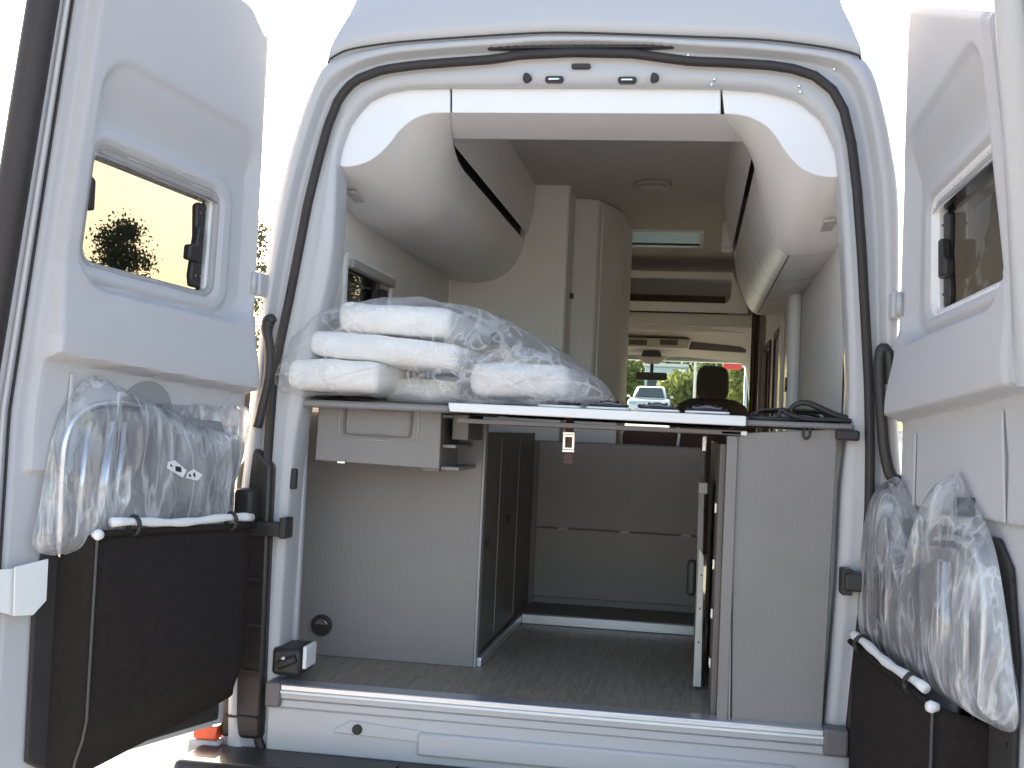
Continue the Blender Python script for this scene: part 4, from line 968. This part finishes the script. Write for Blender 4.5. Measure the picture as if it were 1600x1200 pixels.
# ================================================================== BEYOND THE VAN
LEAF = [mat('leaf_dark', (.12, .13, .08), .7, var=.4, vscale=2), mat('leaf_mid', (.14, .19, .07), .7, var=.4, vscale=2), mat('leaf_light', (.28, .31, .09), .7, var=.35, vscale=2)]
for L_m in LEAF:
    t = L_m.node_tree; b = t.nodes['Principled BSDF']; o = t.nodes['Material Output']
    tl2 = t.nodes.new('ShaderNodeBsdfTranslucent'); mx = t.nodes.new('ShaderNodeMixShader'); mx.inputs[0].default_value = .4
    src = b.inputs['Base Color'].links[0].from_socket; t.links.new(src, tl2.inputs[0])
    t.links.new(b.outputs[0], mx.inputs[1]); t.links.new(tl2.outputs[0], mx.inputs[2]); t.links.new(mx.outputs[0], o.inputs[0])
BARK = mat('bark', (.09, .065, .045), .9, var=.3, bump=.6, bscale=12)
def tree(x, y, h, w, M, label, n_=2600, base=.25, leaf=.16, group='trees beyond the yard'):
    z0 = gz(x, y); rnd = random.Random(int(x * 31 + y * 17))
    root = thing('tree', label, 'tree', (x, y, z0), group)
    tr = tube('trunk', spline([(x, y, z0 - .1), (x + .05 * w, y, z0 + h * .3), (x - .03 * w, y, z0 + h * .6), (x, y, z0 + h * .92)], 4), [w * .05 * (1 - i / 14) + .02 for i in range(13)], BARK, root, 8)
    V = []; F = []
    cl = []
    for k in range(34):
        f = rnd.uniform(base, 1); r_ = w * .5 * math.sin(math.pi * min(1, (1 - f) / (1 - base) * .62 + .12)) * rnd.uniform(.3, 1.05); a = rnd.uniform(0, 6.283)
        cl.append(Vector((x + r_ * math.cos(a), y + r_ * math.sin(a), z0 + h * f)))
    for k in range(9):
        c_ = rnd.choice(cl); v_, f_ = tubevf([Vector((x, y, z0 + h * rnd.uniform(.3, .6))), c_.lerp(Vector((x, y, c_.z)), .3), c_], [w * .018, w * .012, .015], 5, len(V)); 
        # limbs join the trunk mesh via their own part
        mk('limb', *tubevf([Vector((x, y, z0 + h * rnd.uniform(.3, .6))), c_.lerp(Vector((x, y, c_.z)), .3), c_], [w * .018, w * .012, .015], 5), BARK, root, smooth=True)
    for k in range(n_):
        c_ = rnd.choice(cl); R_ = w * .13
        p = c_ + Vector((rnd.gauss(0, R_), rnd.gauss(0, R_), rnd.gauss(0, R_ * .8)))
        a = Vector((rnd.gauss(0, 1), rnd.gauss(0, 1), rnd.gauss(0, 1))).normalized(); b_ = a.orthogonal().normalized(); s_ = leaf * rnd.uniform(.5, 1.2)
        i = len(V); V += [p - a * s_, p + b_ * s_ * .5, p + a * s_, p - b_ * s_ * .5]; F.append((i, i + 1, i + 2, i + 3))
    mk('crown', V, F, M, root)
    return root
def beam(px, py, dist):
    r = _ray(px, py); r = r / math.hypot(r.x, r.y); return CP + r * dist
# seen through the left door window
def tree_to(px, ptop, dist, w, M, label, n_, leaf):
    q = beam(px, ptop, dist); tree(q.x, q.y, q.z - gz(q.x, q.y), w, M, label, n_, .3, leaf)
tree_to(186, 352, 30, 1.5, LEAF[1], 'round tree seen through the left door window', 9000, .06)
tree_to(150, 402, 34, 1.4, LEAF[0], 'low tree at the lower left corner of the left door window', 2500, .055)
tree_to(400, 345, 40, 1.9, LEAF[0], 'narrow tree between the left door and the van body', 6000, .07)
tree_to(540, 412, 26, 1.3, LEAF[1], 'small tree seen through the little side window', 4000, .06)
# through the windscreen
for (px, pt_, dist, w, M, lb) in ((1078, 592, 54, 2.2, LEAF[2], 'bright green bush left of the headrest beyond the windscreen'),
                                (975, 566, 80, 6, LEAF[2], 'green tree behind the parked car'),
                                (1104, 556, 84, 7, LEAF[0], 'dark tree directly behind the headrest'),
                                (1140, 552, 76, 5.5, LEAF[1], 'dark tree right of the headrest beyond the windscreen'),
                                (1166, 566, 40, 1.8, LEAF[2], 'yellow green tree at the right edge of the windscreen'),
                                (1225, 540, 45, 4, LEAF[1], 'tree seen through the right side windows'),
                                (1290, 540, 50, 4, LEAF[1], 'tree standing right of the van')):
    tree_to(px, pt_, dist, w, M, lb, 4200, .24 if dist > 50 else .12)
# dark hedge line closing the view low down
V = []; F = []; rnd = random.Random(3)
for k in range(14000):
    x = rnd.uniform(-30, 55); y = 96 + rnd.gauss(0, 1.5); z = gz(x, y) + abs(rnd.gauss(0, 1)) * 1.9 * (1 + .4 * math.sin(x * .5))
    a_ = Vector((rnd.gauss(0, 1), rnd.gauss(0, 1), rnd.gauss(0, 1))).normalized(); b_ = a_.orthogonal().normalized(); s_ = .45
    i = len(V); p = Vector((x, y, z)); V += [p - a_ * s_, p + b_ * s_ * .6, p + a_ * s_, p - b_ * s_ * .6]; F.append((i, i + 1, i + 2, i + 3))
hd = mk('hedge_belt', V, F, LEAF[1], None); tag(hd, 'dense green belt of shrubs far beyond the yard', None, None, 'stuff')
# parked car
def parked_car(cx_, cy, M, label):
    z = gz(cx_, cy); root = thing('parked_car', label, 'car', (cx_, cy, z))
    prof_ = [(-2.1, .35), (-2.12, .62), (-1.95, .80), (-1.05, .92), (1.6, .98), (2.05, .92), (2.12, .6), (2.05, .35)]
    for (nm, prf, hw_, MM, bv) in (('body', prof_, .88, M, .08), ('cabin', [(-1.15, .90), (-.45, 1.40), (.1, 1.47), (1.2, 1.42), (1.85, .95)], .74, M, .07)):
        o = prism(nm, [(cx_ - hw_, cy + y, z + zz) for y, zz in prf], (2 * hw_, 0, 0), MM, root, bv, seg=3)
        if nm == 'cabin':
            for v in o.data.vertices:
                if v.co.z > .3: v.co.x *= .80
    prism('windscreen', [(cx_ - .62, cy - 1.10, z + .96), (cx_ + .62, cy - 1.10, z + .96), (cx_ + .50, cy - .52, z + 1.38), (cx_ - .50, cy - .52, z + 1.38)], (0, -.03, .02), SMK, root, .01)
    for s in (-1, 1):
        prism('side_glass', [(cx_ + s * .745, cy - .85, z + .98), (cx_ + s * .745, cy + 1.45, z + 1.02), (cx_ + s * .62, cy + 1.0, z + 1.33), (cx_ + s * .62, cy - .3, z + 1.33)], (s * .01, 0, 0), SMK, root, .002)
        prism('headlight', [(cx_ + s * .52, cy - 2.14, z + .60), (cx_ + s * .82, cy - 2.10, z + .62), (cx_ + s * .82, cy - 2.06, z + .74), (cx_ + s * .55, cy - 2.10, z + .72)], (0, -.02, 0), CHROME, root, .01)
        for yy in (-1.35, 1.3):
            wv = tube('wheel', [(cx_ + s * .72, cy + yy, z + .32), (cx_ + s * .90, cy + yy, z + .32)], .32, RUB, root, 24)
            tube('rim', [(cx_ + s * .89, cy + yy, z + .32), (cx_ + s * .915, cy + yy, z + .32)], .19, CHROME, wv, 16)
        prism('wing_mirror', [(cx_ + s * .86, cy - .8, z + .95), (cx_ + s * 1.0, cy - .8, z + .95), (cx_ + s * 1.0, cy - .8, z + 1.06), (cx_ + s * .86, cy - .8, z + 1.05)], (0, .08, 0), M, root, .02)
    box('grille', cx_ - .45, cx_ + .45, cy - 2.15, cy - 2.08, z + .5, z + .62, BLK, root, .02)
    box('number_plate', cx_ - .25, cx_ + .25, cy - 2.165, cy - 2.14, z + .38, z + .48, WHITEP, root, .003)
    return root
SMK = mat('car_glass', (.06, .09, .10), .35, spec=.3)
CARP = mat('white_car_paint', (.75, .76, .78), .25, coat=.8)
p = beam(1016, 640, 50); parked_car(p.x, p.y, CARP, 'white car facing the van, seen through its windscreen')
p = beam(1085, 640, 56); parked_car(p.x - 1.2, p.y, mat('red_car_paint', (.35, .05, .04), .25, coat=.8), 'dark red car beyond the white one near the trees')
# pale blue building with windows, behind
p = beam(1056, 600, 66)
bl = thing('office_building', 'pale blue building with dark window bands behind the parked car', 'building', (p.x, p.y, gz(p.x, p.y)))
BW = mat('blue_cladding', (.62, .74, .86), .6, var=.06); z = gz(p.x, p.y)
box('wall', p.x - 1.8, p.x + .6, p.y, p.y + 8, z - .5, z + 2.95, BW, bl, .05)
box('roof', p.x - 1.9, p.x + .7, p.y - .2, p.y + 8.2, z + 2.95, z + 3.15, WHITEP, bl, .05)
for i in range(3):
    for j in range(2): box('window', p.x - 1.65 + .75 * i, p.x - 1.1 + .75 * i, p.y - .04, p.y + .02, z + .5 + 1.25 * j, z + 1.2 + 1.25 * j, SMK, bl, .02)
# red hanging sign on a post
p = beam(1143, 572, 24); z0 = gz(p.x, p.y)
sg = thing('road_sign', 'red oblong sign on a tall post right of the headrest', 'sign', (p.x + .3, p.y, z0))
sz = aty(1140, 572, p.y).z
box('sign_board', p.x - .17, p.x + .20, p.y - .03, p.y + .03, sz - .07, sz + .06, mat('red_sign', (.75, .04, .04), .35), sg, .01)
tube('post', [(p.x + .3, p.y, z0 - .05), (p.x + .3, p.y, sz + .15)], .03, CHROME, sg, 8)
tube('bracket', [(p.x + .3, p.y, sz), (p.x + .19, p.y, sz)], .02, CHROME, sg, 8)
# lamp post left of the headrest
p = beam(1086, 590, 45); z0 = gz(p.x, p.y)
lp = thing('lamp_post', 'slim white lamp post left of the headrest beyond the windscreen', 'lamp post', (p.x, p.y, z0))
tube('post', [(p.x, p.y, z0 - .05), (p.x, p.y, z0 + 5.2)], .06, WHITEP, lp, 10)
box('lamp_head', p.x - .08, p.x + .6, p.y - .1, p.y + .1, z0 + 5.2, z0 + 5.32, WHITEP, lp, .03)
